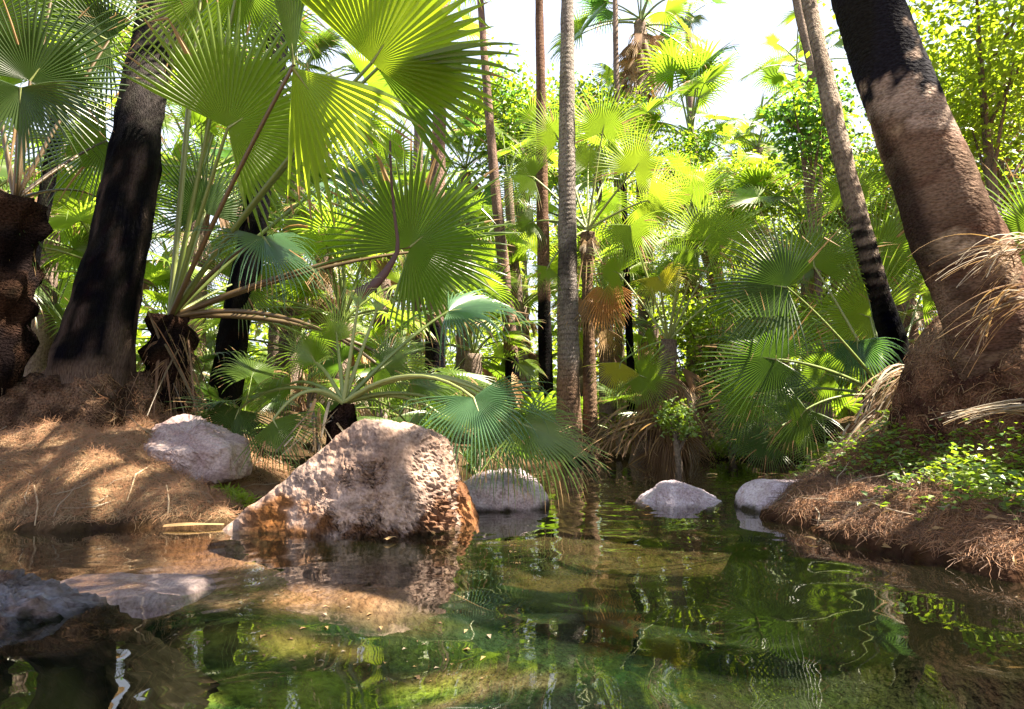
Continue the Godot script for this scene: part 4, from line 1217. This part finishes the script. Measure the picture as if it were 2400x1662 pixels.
func leaf_quad(l: float, w: float) -> ArrayMesh:
	var v := PackedVector3Array([Vector3(0, 0, 0), Vector3(-w, 0.12 * l, l * 0.45), Vector3(0, 0.0, l * 0.5), Vector3(w, 0.12 * l, l * 0.45), Vector3(0, -0.16 * l, l)])
	return mk(v, PackedInt32Array([0, 1, 2, 0, 2, 3, 1, 4, 2, 2, 4, 3]), false)

func broad_tree(label: String, px: float, py: float, d: float, rx: float, ry: float, n: int, leaf: float, mats: Array, seed_: int, group := "broad-leaved trees in the thicket") -> void:
	var c := at(px, py, d)
	var base := Vector3(c.x, gy(c.x, c.z) - 0.1, c.z)
	var o := thing("broadleaf_tree", label, "tree", base, group)
	var g := rgen(seed_)
	var P := bez(Vector3.ZERO, Vector3(0.1, (c.y - base.y) * 0.4, 0), Vector3(-0.15, (c.y - base.y) * 0.7, 0.1), c - base + Vector3(0, ry * 0.5, 0), 16)
	var tint := func(p: Vector3, _a: float, _i: int) -> Color:
		return trunk_tint("plain", p + base, 0.0, Vector3(seed_, 0, 0))
	var wood: StandardMaterial3D = M["bark"]
	part(o, "trunk", tube(P, taper(17, 0.05 + rx * 0.035, 0.015), 8, tint), wood)
	var clumps := []
	for i in 26:
		var q := Vector3(g.randfn(), g.randfn(), g.randfn()).normalized() * pow(g.randf(), 0.4)
		q = Vector3(q.x * rx, q.y * ry, q.z * rx)
		clumps.append(q)
		if i < 9:
			var s := P[8 + i % 8]
			part(o, "branch", tube(bez(s, s.lerp(q + c - base, 0.4) + Vector3(0, 0.1, 0), s.lerp(q + c - base, 0.8), q + c - base, 6), taper(7, 0.022, 0.006), 5, tint), wood)
	var sets := [[], [], []]
	for i in int(n * 1.7):
		var q: Vector3 = clumps[g.randi_range(0, clumps.size() - 1)]
		var r := minf(rx, ry) * 0.30
		var p := q + Vector3(g.randfn(0, r), g.randfn(0, r * 0.7), g.randfn(0, r)) + c - base
		var b := Basis.from_euler(Vector3(g.randf_range(-0.9, 0.9), g.randf() * TAU, g.randf_range(-0.9, 0.9))).scaled(Vector3.ONE * g.randf_range(0.7, 1.3))
		sets[g.randi_range(0, 2)].append(Transform3D(b, p))
	var quad := leaf_quad(leaf * 0.72, leaf * 0.23)
	for k in 3:
		scatter(o, "foliage", quad, M[mats[k % mats.size()]], sets[k])

func make_trees() -> void:
	broad_tree("bright leafy tree high behind the massive trunk's sunlit edge", 2300, 120, 6.5, 1.15, 1.2, 5200, 0.11, ["tree_light", "tree_mid", "tree_light"], 501)
	broad_tree("leafy tree with brown twigs beyond the massive trunk", 2330, 330, 8.5, 1.3, 1.5, 5200, 0.11, ["tree_light", "tree_mid", "fibre_brown"], 502)
	broad_tree("leafy tree between the slender trunk and the massive trunk", 2000, 440, 8.5, 0.6, 0.7, 1300, 0.11, ["tree_mid", "tree_dark", "tree_light"], 503)
	broad_tree("dark leafy sprays hanging left of the slender trunk", 1900, 290, 7.5, 0.45, 0.55, 1000, 0.11, ["tree_dark", "tree_mid", "tree_dark"], 504)
	broad_tree("green leafy tree behind the brown and the ringed trunk under the sky", 1230, 310, 12.5, 1.1, 1.1, 4200, 0.14, ["tree_mid", "tree_light", "tree_dark"], 505)
	broad_tree("leafy tree right of the ringed trunk under the white sky", 1410, 290, 13.5, 0.9, 0.8, 2800, 0.14, ["tree_mid", "tree_light", "tree_dark"], 506)
	broad_tree("yellow green leafy bush over the far stream", 1760, 440, 11.0, 0.75, 0.6, 2200, 0.13, ["tree_light", "tree_light", "tree_mid"], 507)
	broad_tree("dark leafy vine mass on the palm below the skirted palm", 1620, 420, 12.0, 0.75, 0.9, 2600, 0.12, ["tree_dark", "tree_mid", "tree_mid"], 508)
	broad_tree("leafy tree far behind the bright fans on the shaded side", 560, 420, 16.0, 1.6, 1.2, 2600, 0.16, ["tree_mid", "tree_light", "tree_dark"], 509)
	broad_tree("leafy tree far behind the sooty upright trunk", 950, 640, 18.0, 2.6, 2.6, 5200, 0.18, ["tree_light", "tree_mid", "tree_light"], 510)
	broad_tree("leafy tree far behind the young palm", 1450, 560, 19.0, 2.8, 2.8, 6500, 0.18, ["tree_light", "tree_mid", "tree_light"], 511)
	broad_tree("leafy tree far behind the broad star-shaped fans", 1830, 620, 18.0, 2.6, 2.6, 5600, 0.18, ["tree_light", "tree_mid", "tree_light"], 512)
	broad_tree("leafy tree at the back of the shaded corner", 80, 620, 15.0, 1.8, 1.6, 3000, 0.17, ["tree_mid", "tree_dark", "tree_light"], 513)
	broad_tree("leafy tree at the back beyond the root mound", 2330, 560, 13.0, 1.8, 1.6, 4200, 0.16, ["tree_mid", "tree_light", "tree_dark"], 514)
	broad_tree("bright little bush with yellow green leaves at the squat palm's foot", 1590, 985, 7.0, 0.20, 0.20, 500, 0.07, ["fresh", "tree_light", "pale"], 515)
	broad_tree("leafy shrub behind the squat palm's dead leaves", 1680, 800, 9.0, 0.7, 0.8, 1800, 0.10, ["tree_light", "tree_mid", "tree_light"], 516)
	broad_tree("light leafy bush mirrored in the far stream", 1715, 1030, 8.2, 0.28, 0.26, 700, 0.07, ["tree_light", "fresh", "tree_light"], 517)
	# undergrowth no one could count
	var g := rgen(600)
	var low := []
	var low2 := []
	var b1 := blade(Vector3(0, 0.7, 0.7), Vector3(0, 0.7, -0.7), 0.5, 250, 16, 0.5, 0.8, 0.1, g)
	for i in 420:
		var d := g.randf_range(8.5, 26.0)
		var p := at(g.randf_range(-300, 2700), 900, d)
		if p.z > -8.0:
			continue
		p.y = gy(p.x, p.z) + g.randf_range(0.0, 0.9)
		var xf := Transform3D(Basis.from_euler(Vector3(g.randf_range(-0.6, 0.4), g.randf() * TAU, 0)).scaled(Vector3.ONE * g.randf_range(0.8, 1.6)), p)
		if i % 2 == 0:
			low.append(xf)
		else:
			low2.append(xf)
	var u := scatter(self, "undergrowth", b1, M["mid"], low)
	u.set_meta("label", "dense mass of low green palm fronds covering the forest floor")
	u.set_meta("category", "undergrowth")
	u = scatter(self, "undergrowth", b1, M["mid_two"], low2)
	u.set_meta("label", "lighter green low fronds mixed through the forest floor")
	u.set_meta("category", "undergrowth")
	var quad := leaf_quad(0.34, 0.12)
	var wall := []
	for i in 26000:
		var d := g.randf_range(24.0, 34.0)
		var p := at(g.randf_range(-900, 3300), 900, d)
		var top := 5.2 + 2.5 * n3(Vector3(p.x, 0, p.z), 12.0) - 2.0 * smooth(900, 1500, 1200.0)
		p.y = 0.8 + top * pow(g.randf(), 0.8)
		wall.append(Transform3D(Basis.from_euler(Vector3(g.randf_range(-1, 1), g.randf() * TAU, g.randf_range(-1, 1))).scaled(Vector3.ONE * g.randf_range(0.7, 1.5)), p))
	u = scatter(self, "far_forest", quad, M["tree_light"], wall)
	u.set_meta("label", "far bright green forest closing the view behind all the palms")
	u.set_meta("category", "forest")

# ---------------------------------------------------------------- roots, fibres, litter

func fibre_mesh(l: float, w: float, g: RandomNumberGenerator) -> ArrayMesh:
	var v := PackedVector3Array()
	var ix := PackedInt32Array()
	var p := Vector3.ZERO
	var yaw := 0.0
	var pitch := 0.15
	var n := 5
	for i in n + 1:
		var f := float(i) / n
		var dir := Vector3(sin(yaw) * cos(pitch), sin(pitch), cos(yaw) * cos(pitch))
		var s := Vector3(cos(yaw), 0, -sin(yaw))
		var ww := w * (1.0 - f * 0.75)
		v.append(p - s * ww)
		v.append(p + Vector3(0, ww * 1.2, 0))
		v.append(p + s * ww)
		p += dir * l / n
		yaw += g.randf_range(-0.7, 0.7)
		pitch += g.randf_range(-0.35, 0.28)
	for i in n:
		var a := i * 3
		ix.append_array([a, a + 3, a + 1, a + 1, a + 3, a + 4, a + 1, a + 4, a + 2, a + 2, a + 4, a + 5])
	return mk(v, ix, false)

func up_basis(n: Vector3, yaw: float) -> Basis:
	var x := n.cross(Vector3(0, 0, 1)).normalized()
	var z := x.cross(n)
	return Basis(x, n, z) * Basis(Vector3.UP, yaw)

func ground_normal(x: float, z: float) -> Vector3:
	var e := 0.06
	return Vector3(gy(x - e, z) - gy(x + e, z), 2.0 * e, gy(x, z - e) - gy(x, z + e)).normalized()

func make_fibres() -> void:
	var g := rgen(700)
	var shapes := [fibre_mesh(0.07, 0.0011, g), fibre_mesh(0.10, 0.0013, g), fibre_mesh(0.05, 0.0010, g)]
	var left := {"fibre_tan": [], "fibre_brown": [], "fibre_pale": []}
	var right := {"fibre_brown": [], "fibre_dark": [], "fibre_tan": []}
	for side in 2:
		var tries := 90000 if side == 0 else 110000
		for i in tries:
			var x: float
			var z: float
			if side == 0:
				x = g.randf_range(-4.2, -1.2)
				z = g.randf_range(-4.6, -2.4)
			else:
				x = g.randf_range(1.0, 3.6)
				z = g.randf_range(-4.6, -1.2)
			var sd := ground_at(x, z, gs)
			if sd < 0.0 or sd > 1.6 or gy(x, z) < 0.025 + 0.03 * g.randf():
				continue
			var n := ground_normal(x, z)
			var p := Vector3(x, gy(x, z) + 0.002, z)
			var b := up_basis(n, g.randf() * TAU).scaled(Vector3.ONE * g.randf_range(0.6, 1.3))
			var r := g.randf()
			if side == 0:
				left["fibre_tan" if r < 0.55 else "fibre_brown" if r < 0.9 else "fibre_pale"].append(Transform3D(b, p))
			else:
				right["fibre_brown" if r < 0.62 else "fibre_dark" if r < 0.88 else "fibre_tan"].append(Transform3D(b, p))
	var k := 0
	for key in left:
		var o := scatter(self, "root_fibres", shapes[k % 3], M[key], left[key])
		o.set_meta("label", ["tan hair-fine roots matting the sunlit bank", "brown hair-fine roots matting the sunlit bank", "pale stray rootlets on the sunlit bank"][k])
		o.set_meta("category", "roots")
		k += 1
	k = 0
	for key in right:
		var o := scatter(self, "root_fibres", shapes[k % 3], M[key], right[key])
		o.set_meta("label", ["red brown roots matting the bank below the mossy plants", "dark brown roots matting the bank below the mossy plants", "light straw pieces among the roots of the mossy bank"][k])
		o.set_meta("category", "roots")
		k += 1
	var long_fibre := fibre_mesh(0.15, 0.0016, g)
	# root mounds: the flared foot of each big trunk
	var c1 := at(205, 985, 4.0)
	var m1 := rock_mesh([[0, 1, 0, 0.36], [0.75, 0.75, 0.2, 0.36], [-0.75, 0.75, 0.2, 0.44], [0, 0.6, 0.8, 0.36], [1, 0, 0.2, 0.40], [-1, 0, 0.2, 0.58], [0, 0, 1, 0.40], [0, 0, -1, 0.4], [0, -1, 0, 0.4]], 5.0, 0.06, 0.02, 41, func(p: Vector3, _e: float, _f: float) -> Array: return [Color(0.20, 0.125, 0.08).lerp(Color(0.06, 0.036, 0.024), clampf(0.5 + 2.0 * fbm(p, 200.0), 0, 1)), 1.0], 56, true)
	solo("root_mound", m1, M["rootmass"], "lumpy fibrous root mound under the thick charred leaning trunk", "root mound", c1)
	var c2 := at(2490, 1010, 3.25)
	var m2 := rock_mesh([[-0.86, 0.45, 0.25, 0.56], [-1, 0.05, 0.2, 0.60], [-0.45, 0.85, 0.2, 0.72], [0, 1, 0, 0.92], [0.3, 0.3, 0.9, 0.55], [-0.2, 0.35, 0.9, 0.52], [1, 0, 0, 0.8], [0, 0, -1, 0.5], [0, -1, 0, 0.6]], 7.0, 0.020, 0.02, 47, func(p: Vector3, _e: float, _f: float) -> Array: return [Color(0.20, 0.105, 0.065).lerp(Color(0.30, 0.21, 0.14), smooth(0.0, 0.6, p.y + 0.3 * p.x)).lerp(Color(0.07, 0.035, 0.024), clampf(0.5 + 2.0 * fbm(p, 240.0), 0, 1)), 1.0], 64, true)
	solo("root_mound", m2, M["rootmass"], "tall brown root mound wrapping the foot of the massive leaning trunk", "root mound", c2)
	# fibres hanging on the mounds
	for q in [[c1, m1, "fibres on the mound under the charred trunk", 12000, ["fibre_brown", "fibre_tan"]], [c2, m2, "fibres on the mound of the massive trunk", 26000, ["fibre_tan", "fibre_brown"]]]:
		var arr: Array = (q[1] as ArrayMesh).surface_get_arrays(0)
		var vv: PackedVector3Array = arr[Mesh.ARRAY_VERTEX]
		var nn: PackedVector3Array = arr[Mesh.ARRAY_NORMAL]
		var lists := [[], []]
		for i in int(q[3]):
			var t := g.randi_range(0, vv.size() - 1)
			var n := nn[t]
			if n.z < -0.4 or n.y < -0.5:
				continue
			var jit := Vector3(g.randf_range(-0.02, 0.02), g.randf_range(-0.02, 0.02), g.randf_range(-0.02, 0.02))
			jit -= n * jit.dot(n)
			lists[i % 2].append(Transform3D(up_basis(n, g.randf() * TAU).scaled(Vector3.ONE * g.randf_range(0.7, 1.5)), q[0] + vv[t] + jit))
		for k2 in 2:
			var o := scatter(self, "root_fibres", long_fibre, M[q[4][k2]], lists[k2])
			o.set_meta("label", ("matted " if k2 == 0 else "loose ") + q[2])
			o.set_meta("category", "roots")

# strips of dead leaf: from a to b with a sag, width w
func strip(a: Vector3, b: Vector3, lift: float, w: float, side: Vector3) -> ArrayMesh:
	var pts := bez(a, a.lerp(b, 0.35) + Vector3(0, lift, 0), a.lerp(b, 0.7) + Vector3(0, lift, 0), b, 7)
	var v := PackedVector3Array()
	var ix := PackedInt32Array()
	for i in 8:
		var f := i / 7.0
		var ww := w * (0.5 + 0.5 * sin(PI * minf(f * 1.3 + 0.15, 1.0)))
		v.append(pts[i] - side * ww)
		v.append(pts[i] + Vector3(0, ww * 0.5, 0))
		v.append(pts[i] + side * ww)
		if i < 7:
			var o := i * 3
			ix.append_array([o, o + 3, o + 1, o + 1, o + 3, o + 4, o + 1, o + 4, o + 2, o + 2, o + 4, o + 5])
	return mk(v, ix, false)

func straw_heap(label: String, from: Vector3, to: Vector3, spread0: Vector3, spread1: Vector3, lift: float, n: int, w: float, mats: Array, seed_: int) -> void:
	var g := rgen(seed_)
	var o := thing("dead_frond", label, "dead leaf", from, "dead fronds")
	for i in n:
		var a := Vector3(g.randfn() * spread0.x, g.randfn() * spread0.y, g.randfn() * spread0.z)
		var b := to - from + Vector3(g.randfn() * spread1.x, g.randfn() * spread1.y, g.randfn() * spread1.z)
		var dir := (b - a).normalized()
		var side := dir.cross(Vector3(g.randf_range(-0.5, 0.5), 1, g.randf_range(-0.5, 0.5))).normalized()
		part(o, "leaf_strip", strip(a, b, lift * g.randf_range(0.5, 1.4), w * g.randf_range(0.6, 1.3), side), M[mats[g.randi_range(0, mats.size() - 1)]])

func make_small() -> void:
	straw_heap("brown thatch of dead leaf strips at the slender trunk's foot", at(2165, 885, 4.5), at(2045, 965, 4.3), Vector3(0.05, 0.04, 0.10), Vector3(0.09, 0.07, 0.12), 0.14, 60, 0.008, ["dry", "dry_brown", "dry_grey", "dry"], 801)
	straw_heap("grey dead strips hanging on the root mound of the massive trunk", at(2420, 690, 2.72), at(2270, 800, 2.85), Vector3(0.05, 0.04, 0.03), Vector3(0.06, 0.07, 0.04), 0.07, 30, 0.008, ["dry_grey", "dry_brown", "dry"], 802)
	straw_heap("pale shredded leaf lying on the mossy bank", at(2420, 955, 2.72), at(2250, 985, 2.78), Vector3(0.04, 0.02, 0.04), Vector3(0.06, 0.02, 0.05), 0.02, 26, 0.006, ["dry_grey", "dry_grey", "dry"], 803)
	straw_heap("straw blades drooping over the top of the root mound", at(2440, 570, 2.95), at(2290, 640, 2.95), Vector3(0.08, 0.03, 0.05), Vector3(0.12, 0.05, 0.06), 0.08, 46, 0.005, ["dry", "dry_grey", "dry_brown"], 804)
	straw_heap("heap of brown dead leaves on the far bank by the stream", at(1700, 985, 7.4), at(1860, 1040, 7.2), Vector3(0.14, 0.08, 0.12), Vector3(0.25, 0.06, 0.2), 0.14, 60, 0.012, ["dry_brown", "dry", "dry_brown"], 805)
	straw_heap("fallen brown leaf sheaths at the squat palm's waterline", at(1500, 985, 7.3), at(1430, 1065, 7.1), Vector3(0.16, 0.06, 0.12), Vector3(0.26, 0.02, 0.16), 0.12, 60, 0.012, ["dry_brown", "dry", "dry_brown"], 806)
	straw_heap("dry stubs and leaf bases between the boulder and the palm behind it", at(740, 960, 3.7), at(725, 1060, 3.55), Vector3(0.06, 0.04, 0.05), Vector3(0.08, 0.02, 0.06), 0.02, 18, 0.010, ["dry_grey", "dry", "stem_brown"], 807)
	straw_heap("tangle of brown dead stalks under the large fan palm", at(380, 790, 4.2), at(440, 1000, 4.1), Vector3(0.10, 0.08, 0.1), Vector3(0.22, 0.08, 0.2), 0.05, 18, 0.009, ["dry_brown", "stem_brown", "dry_brown"], 808)
	straw_heap("dead leaf strips trailing down the mossy bank to the water", at(2060, 990, 3.9), at(1975, 1085, 3.85), Vector3(0.06, 0.04, 0.08), Vector3(0.08, 0.05, 0.1), 0.04, 34, 0.006, ["dry", "dry_grey", "dry_brown"], 809)
	# hanging dry stalk with its broad curled base
	var a := at(922, 330, 3.9)
	var pts := PackedVector3Array()
	for q in [[914, 330], [917, 420], [924, 500], [932, 560], [931, 590], [920, 612], [902, 640], [880, 664], [858, 680], [838, 692]]:
		pts.append(at(q[0], q[1], 3.9) - a)
	var rad := PackedFloat32Array([0.007, 0.008, 0.009, 0.011, 0.014, 0.019, 0.026, 0.032, 0.038, 0.044])
	var st := thing("dry_stalk", "dead reddish stalk with a broad curled base hanging in front of the fans", "dead leaf", a)
	part(st, "stalk", tube(pts, rad, 10, null, null, true, 0.4), M["stem_red"])
	# green leaves of the mossy bank
	var g := rgen(900)
	var leaf := leaf_quad(0.034, 0.013)
	var xs := {"moss": [], "tree_mid": [], "tree_light": []}
	var keys := ["moss", "tree_mid", "tree_light"]
	for i in 900:
		var x := g.randf_range(1.35, 3.6)
		var z := g.randf_range(-4.4, -2.2)
		var sd := ground_at(x, z, gs)
		if sd < 0.30 or sd > 1.15:
			continue
		if n3(Vector3(x, 0, z), 70.0) < -0.05:
			continue
		var top := g.randf_range(0.04, 0.13)
		var n := g.randi_range(14, 30)
		for j in n:
			var p := Vector3(x + g.randfn() * 0.055, 0, z + g.randfn() * 0.055)
			p.y = gy(p.x, p.z) + 0.01 + top * g.randf()
			var b := Basis.from_euler(Vector3(g.randf_range(-0.7, 0.4), g.randf() * TAU, g.randf_range(-0.5, 0.5))).scaled(Vector3.ONE * g.randf_range(0.6, 1.3))
			xs[keys[g.randi_range(0, 2)]].append(Transform3D(b, p))
	var k := 0
	for key in xs:
		var o := scatter(self, "ground_cover", leaf, M[key], xs[key])
		o.set_meta("label", ["small mid green leaves creeping over the mossy bank", "deeper green little leaves on the mossy bank", "light green little leaves on the mossy bank"][k])
		o.set_meta("category", "ground cover")
		k += 1
	# tuft by the flat rock
	var tuft := []
	var q0 := at(560, 1095, 3.55)
	for j in 260:
		var p := q0 + Vector3(g.randfn() * 0.05, 0, g.randfn() * 0.05)
		p.y = gy(p.x, p.z) + g.randf() * 0.05
		tuft.append(Transform3D(Basis.from_euler(Vector3(g.randf_range(-1.4, 0.0), g.randf() * TAU, 0)).scaled(Vector3.ONE * g.randf_range(0.8, 1.8)), p))
	var t := scatter(self, "grass_tuft", leaf_quad(0.04, 0.004), M["fresh_two"], tuft)
	t.set_meta("label", "tuft of yellow green grass between the flat rock and the boulder")
	t.set_meta("category", "grass")
	# leaf litter on the bed and pebbles
	var bits := {"dry_grey": [], "dry": [], "dry_brown": []}
	keys = ["dry_grey", "dry", "dry_brown"]
	for i in 150:
		var p := on_level(g.randf_range(300, 1150), g.randf_range(1255, 1430), -0.12)
		if ground_at(p.x, p.z, gs) > -0.04:
			continue
		p.y = gy(p.x, p.z) + 0.004
		bits[keys[g.randi_range(0, 2)]].append(Transform3D(Basis(Vector3.UP, g.randf() * TAU).scaled(Vector3.ONE * g.randf_range(0.4, 1.4)), p))
	k = 0
	for key in bits:
		var o := scatter(self, "leaf_litter", leaf_quad(0.026, 0.007), M[key], bits[key])
		o.set_meta("label", ["grey leaf scraps on the sandy bed under the water", "tan leaf scraps on the sandy bed under the water", "brown leaf scraps on the sandy bed under the water"][k])
		o.set_meta("category", "leaf litter")
		k += 1
	# twigs, leaf scraps and pebbles on the banks
	var twigs := []
	var scraps := []
	var stones := []
	for i in 1600:
		var x := g.randf_range(-4.0, -1.0) if i % 2 == 0 else g.randf_range(1.1, 3.6)
		var z := g.randf_range(-4.8, -1.6)
		var sd := ground_at(x, z, gs)
		if sd < 0.02 or sd > 1.6:
			continue
		var p := Vector3(x, gy(x, z) + 0.006, z)
		var b := up_basis(ground_normal(x, z), g.randf() * TAU) * Basis.from_euler(Vector3(g.randf_range(-0.25, 0.05), 0, 0))
		if i % 5 < 2:
			twigs.append(Transform3D(b.scaled(Vector3.ONE * g.randf_range(0.4, 1.4)), p))
		elif i % 5 < 4:
			scraps.append(Transform3D(b.scaled(Vector3.ONE * g.randf_range(0.4, 1.3)), p))
		else:
			stones.append(Transform3D(b.scaled(Vector3.ONE * g.randf_range(0.4, 1.3)), p))
	var tw := scatter(self, "twigs", tube(PackedVector3Array([Vector3(0, 0, 0), Vector3(0.012, 0.006, 0.05), Vector3(0, 0.004, 0.10), Vector3(-0.01, 0.012, 0.15)]), PackedFloat32Array([0.003, 0.0026, 0.002, 0.001]), 5), M["dry_grey"], twigs)
	tw.set_meta("label", "grey twigs strewn over the root banks")
	tw.set_meta("category", "twigs")
	tw = scatter(self, "leaf_litter", leaf_quad(0.06, 0.008), M["dry"], scraps)
	tw.set_meta("label", "dry tan leaf scraps lying on the root banks")
	tw.set_meta("category", "leaf litter")
	tw = scatter(self, "pebbles", rock_mesh([[0, 1, 0, 0.009], [1, 0, 0.2, 0.014], [-1, 0.1, 0, 0.013], [0, 0, 1, 0.010], [0.2, 0, -1, 0.012], [0, -1, 0, 0.008]], 6.0, 0.001, 0.0, 3, null, 8), M["rock_grey"], stones.slice(0, 40))
	tw.set_meta("label", "small grey pebbles on the root banks")
	tw.set_meta("category", "pebbles")
	# dead leaf pieces floating at the edge
	for q in [[455, 1232, 0.26, 0.022, 0.2, "long straw coloured leaf sheath floating by the boulder's toe"], [915, 1262, 0.07, 0.012, 1.1, "small brown leaf floating under the boulder's crumbly front"], [1668, 1112, 0.10, 0.014, 0.1, "pale leaf piece floating behind the ridged rock"], [1900, 1262, 0.06, 0.010, 2.0, "tan leaf floating by the red root bank"]]:
		var wp := on_level(q[0], q[1], 0.012)
		var hl: float = q[2] * 0.5
		solo("floating_leaf", strip(Vector3(-hl, 0, 0), Vector3(hl, 0.0, 0.0), 0.006, q[3], Vector3(0, 0, 1)), M["dry"], q[5], "dead leaf", wp, "floating leaves").rotation.y = q[4]
	# a few larger bare roots on the bank
	for q in [[[300, 1180], [320, 1120], [352, 1105], "forked pale root on the dark part of the bank"], [[85, 1235], [92, 1190], [82, 1150], "bare root hanging to the water on the shaded bank"], [[395, 1225], [398, 1180], [392, 1150], "short upright root at the waterline left of the boulder"]]:
		var ps := PackedVector3Array()
		var w0 := ground_hit(q[0][0], q[0][1])
		for e in 3:
			ps.append(ground_hit(q[e][0], q[e][1]) + Vector3(0, 0.008 + 0.01 * e, 0.01) - w0)
		solo("root", tube(ps, PackedFloat32Array([0.003, 0.005, 0.003]), 5), M["fibre_pale"], q[3], "root", w0)

# ---------------------------------------------------------------- scene

func _ready() -> void:
	var cam := Camera3D.new()
	cam.name = "camera"
	cam_xf = Transform3D(Basis.from_euler(Vector3(deg_to_rad(PITCH), 0, 0)), Vector3(0, 0.5, 0))
	cam.transform = cam_xf
	cam.fov = rad_to_deg(2.0 * atan(831.0 / FL))
	cam.near = 0.05
	cam.far = 800.0
	add_child(cam)
	cam.current = true
	var env := Environment.new()
	env.background_mode = Environment.BG_SKY
	var sky := Sky.new()
	var sm := ProceduralSkyMaterial.new()
	sm.sky_top_color = Color(0.34, 0.54, 0.92)
	sm.sky_horizon_color = Color(0.93, 0.96, 1.0)
	sm.sky_curve = 1.6
	sm.ground_bottom_color = Color(0.10, 0.09, 0.06)
	sm.ground_horizon_color = Color(0.4, 0.4, 0.36)
	sm.sky_energy_multiplier = 0.52
	sky.sky_material = sm
	env.sky = sky
	env.tonemap_mode = Environment.TONE_MAPPER_LINEAR
	env.tonemap_exposure = 7.4
	env.sdfgi_enabled = true
	env.ssao_enabled = true
	env.ssil_enabled = true
	var we := WorldEnvironment.new()
	we.name = "world_environment"
	we.environment = env
	add_child(we)
	var sun := DirectionalLight3D.new()
	sun.name = "sun"
	sun.light_energy = 1.6
	sun.light_color = Color(1.0, 0.95, 0.86)
	sun.light_angular_distance = 0.5
	sun.shadow_enabled = true
	var to_sun := Vector3(0.55, 0.82, 0.08).normalized()
	sun.transform = Transform3D(Basis.looking_at(-to_sun, Vector3.UP), Vector3(0, 20, 0))
	add_child(sun)

	nz.noise_type = FastNoiseLite.TYPE_SIMPLEX_SMOOTH
	nz.frequency = 0.02
	nz.fractal_type = FastNoiseLite.FRACTAL_NONE
	nz.seed = 11
	materials()
	make_ground()
	make_water()
	make_library()
	make_trunks()
	make_palms()
	make_far_palms()
	make_trees()
	make_rocks()
	make_fibres()
	make_small()
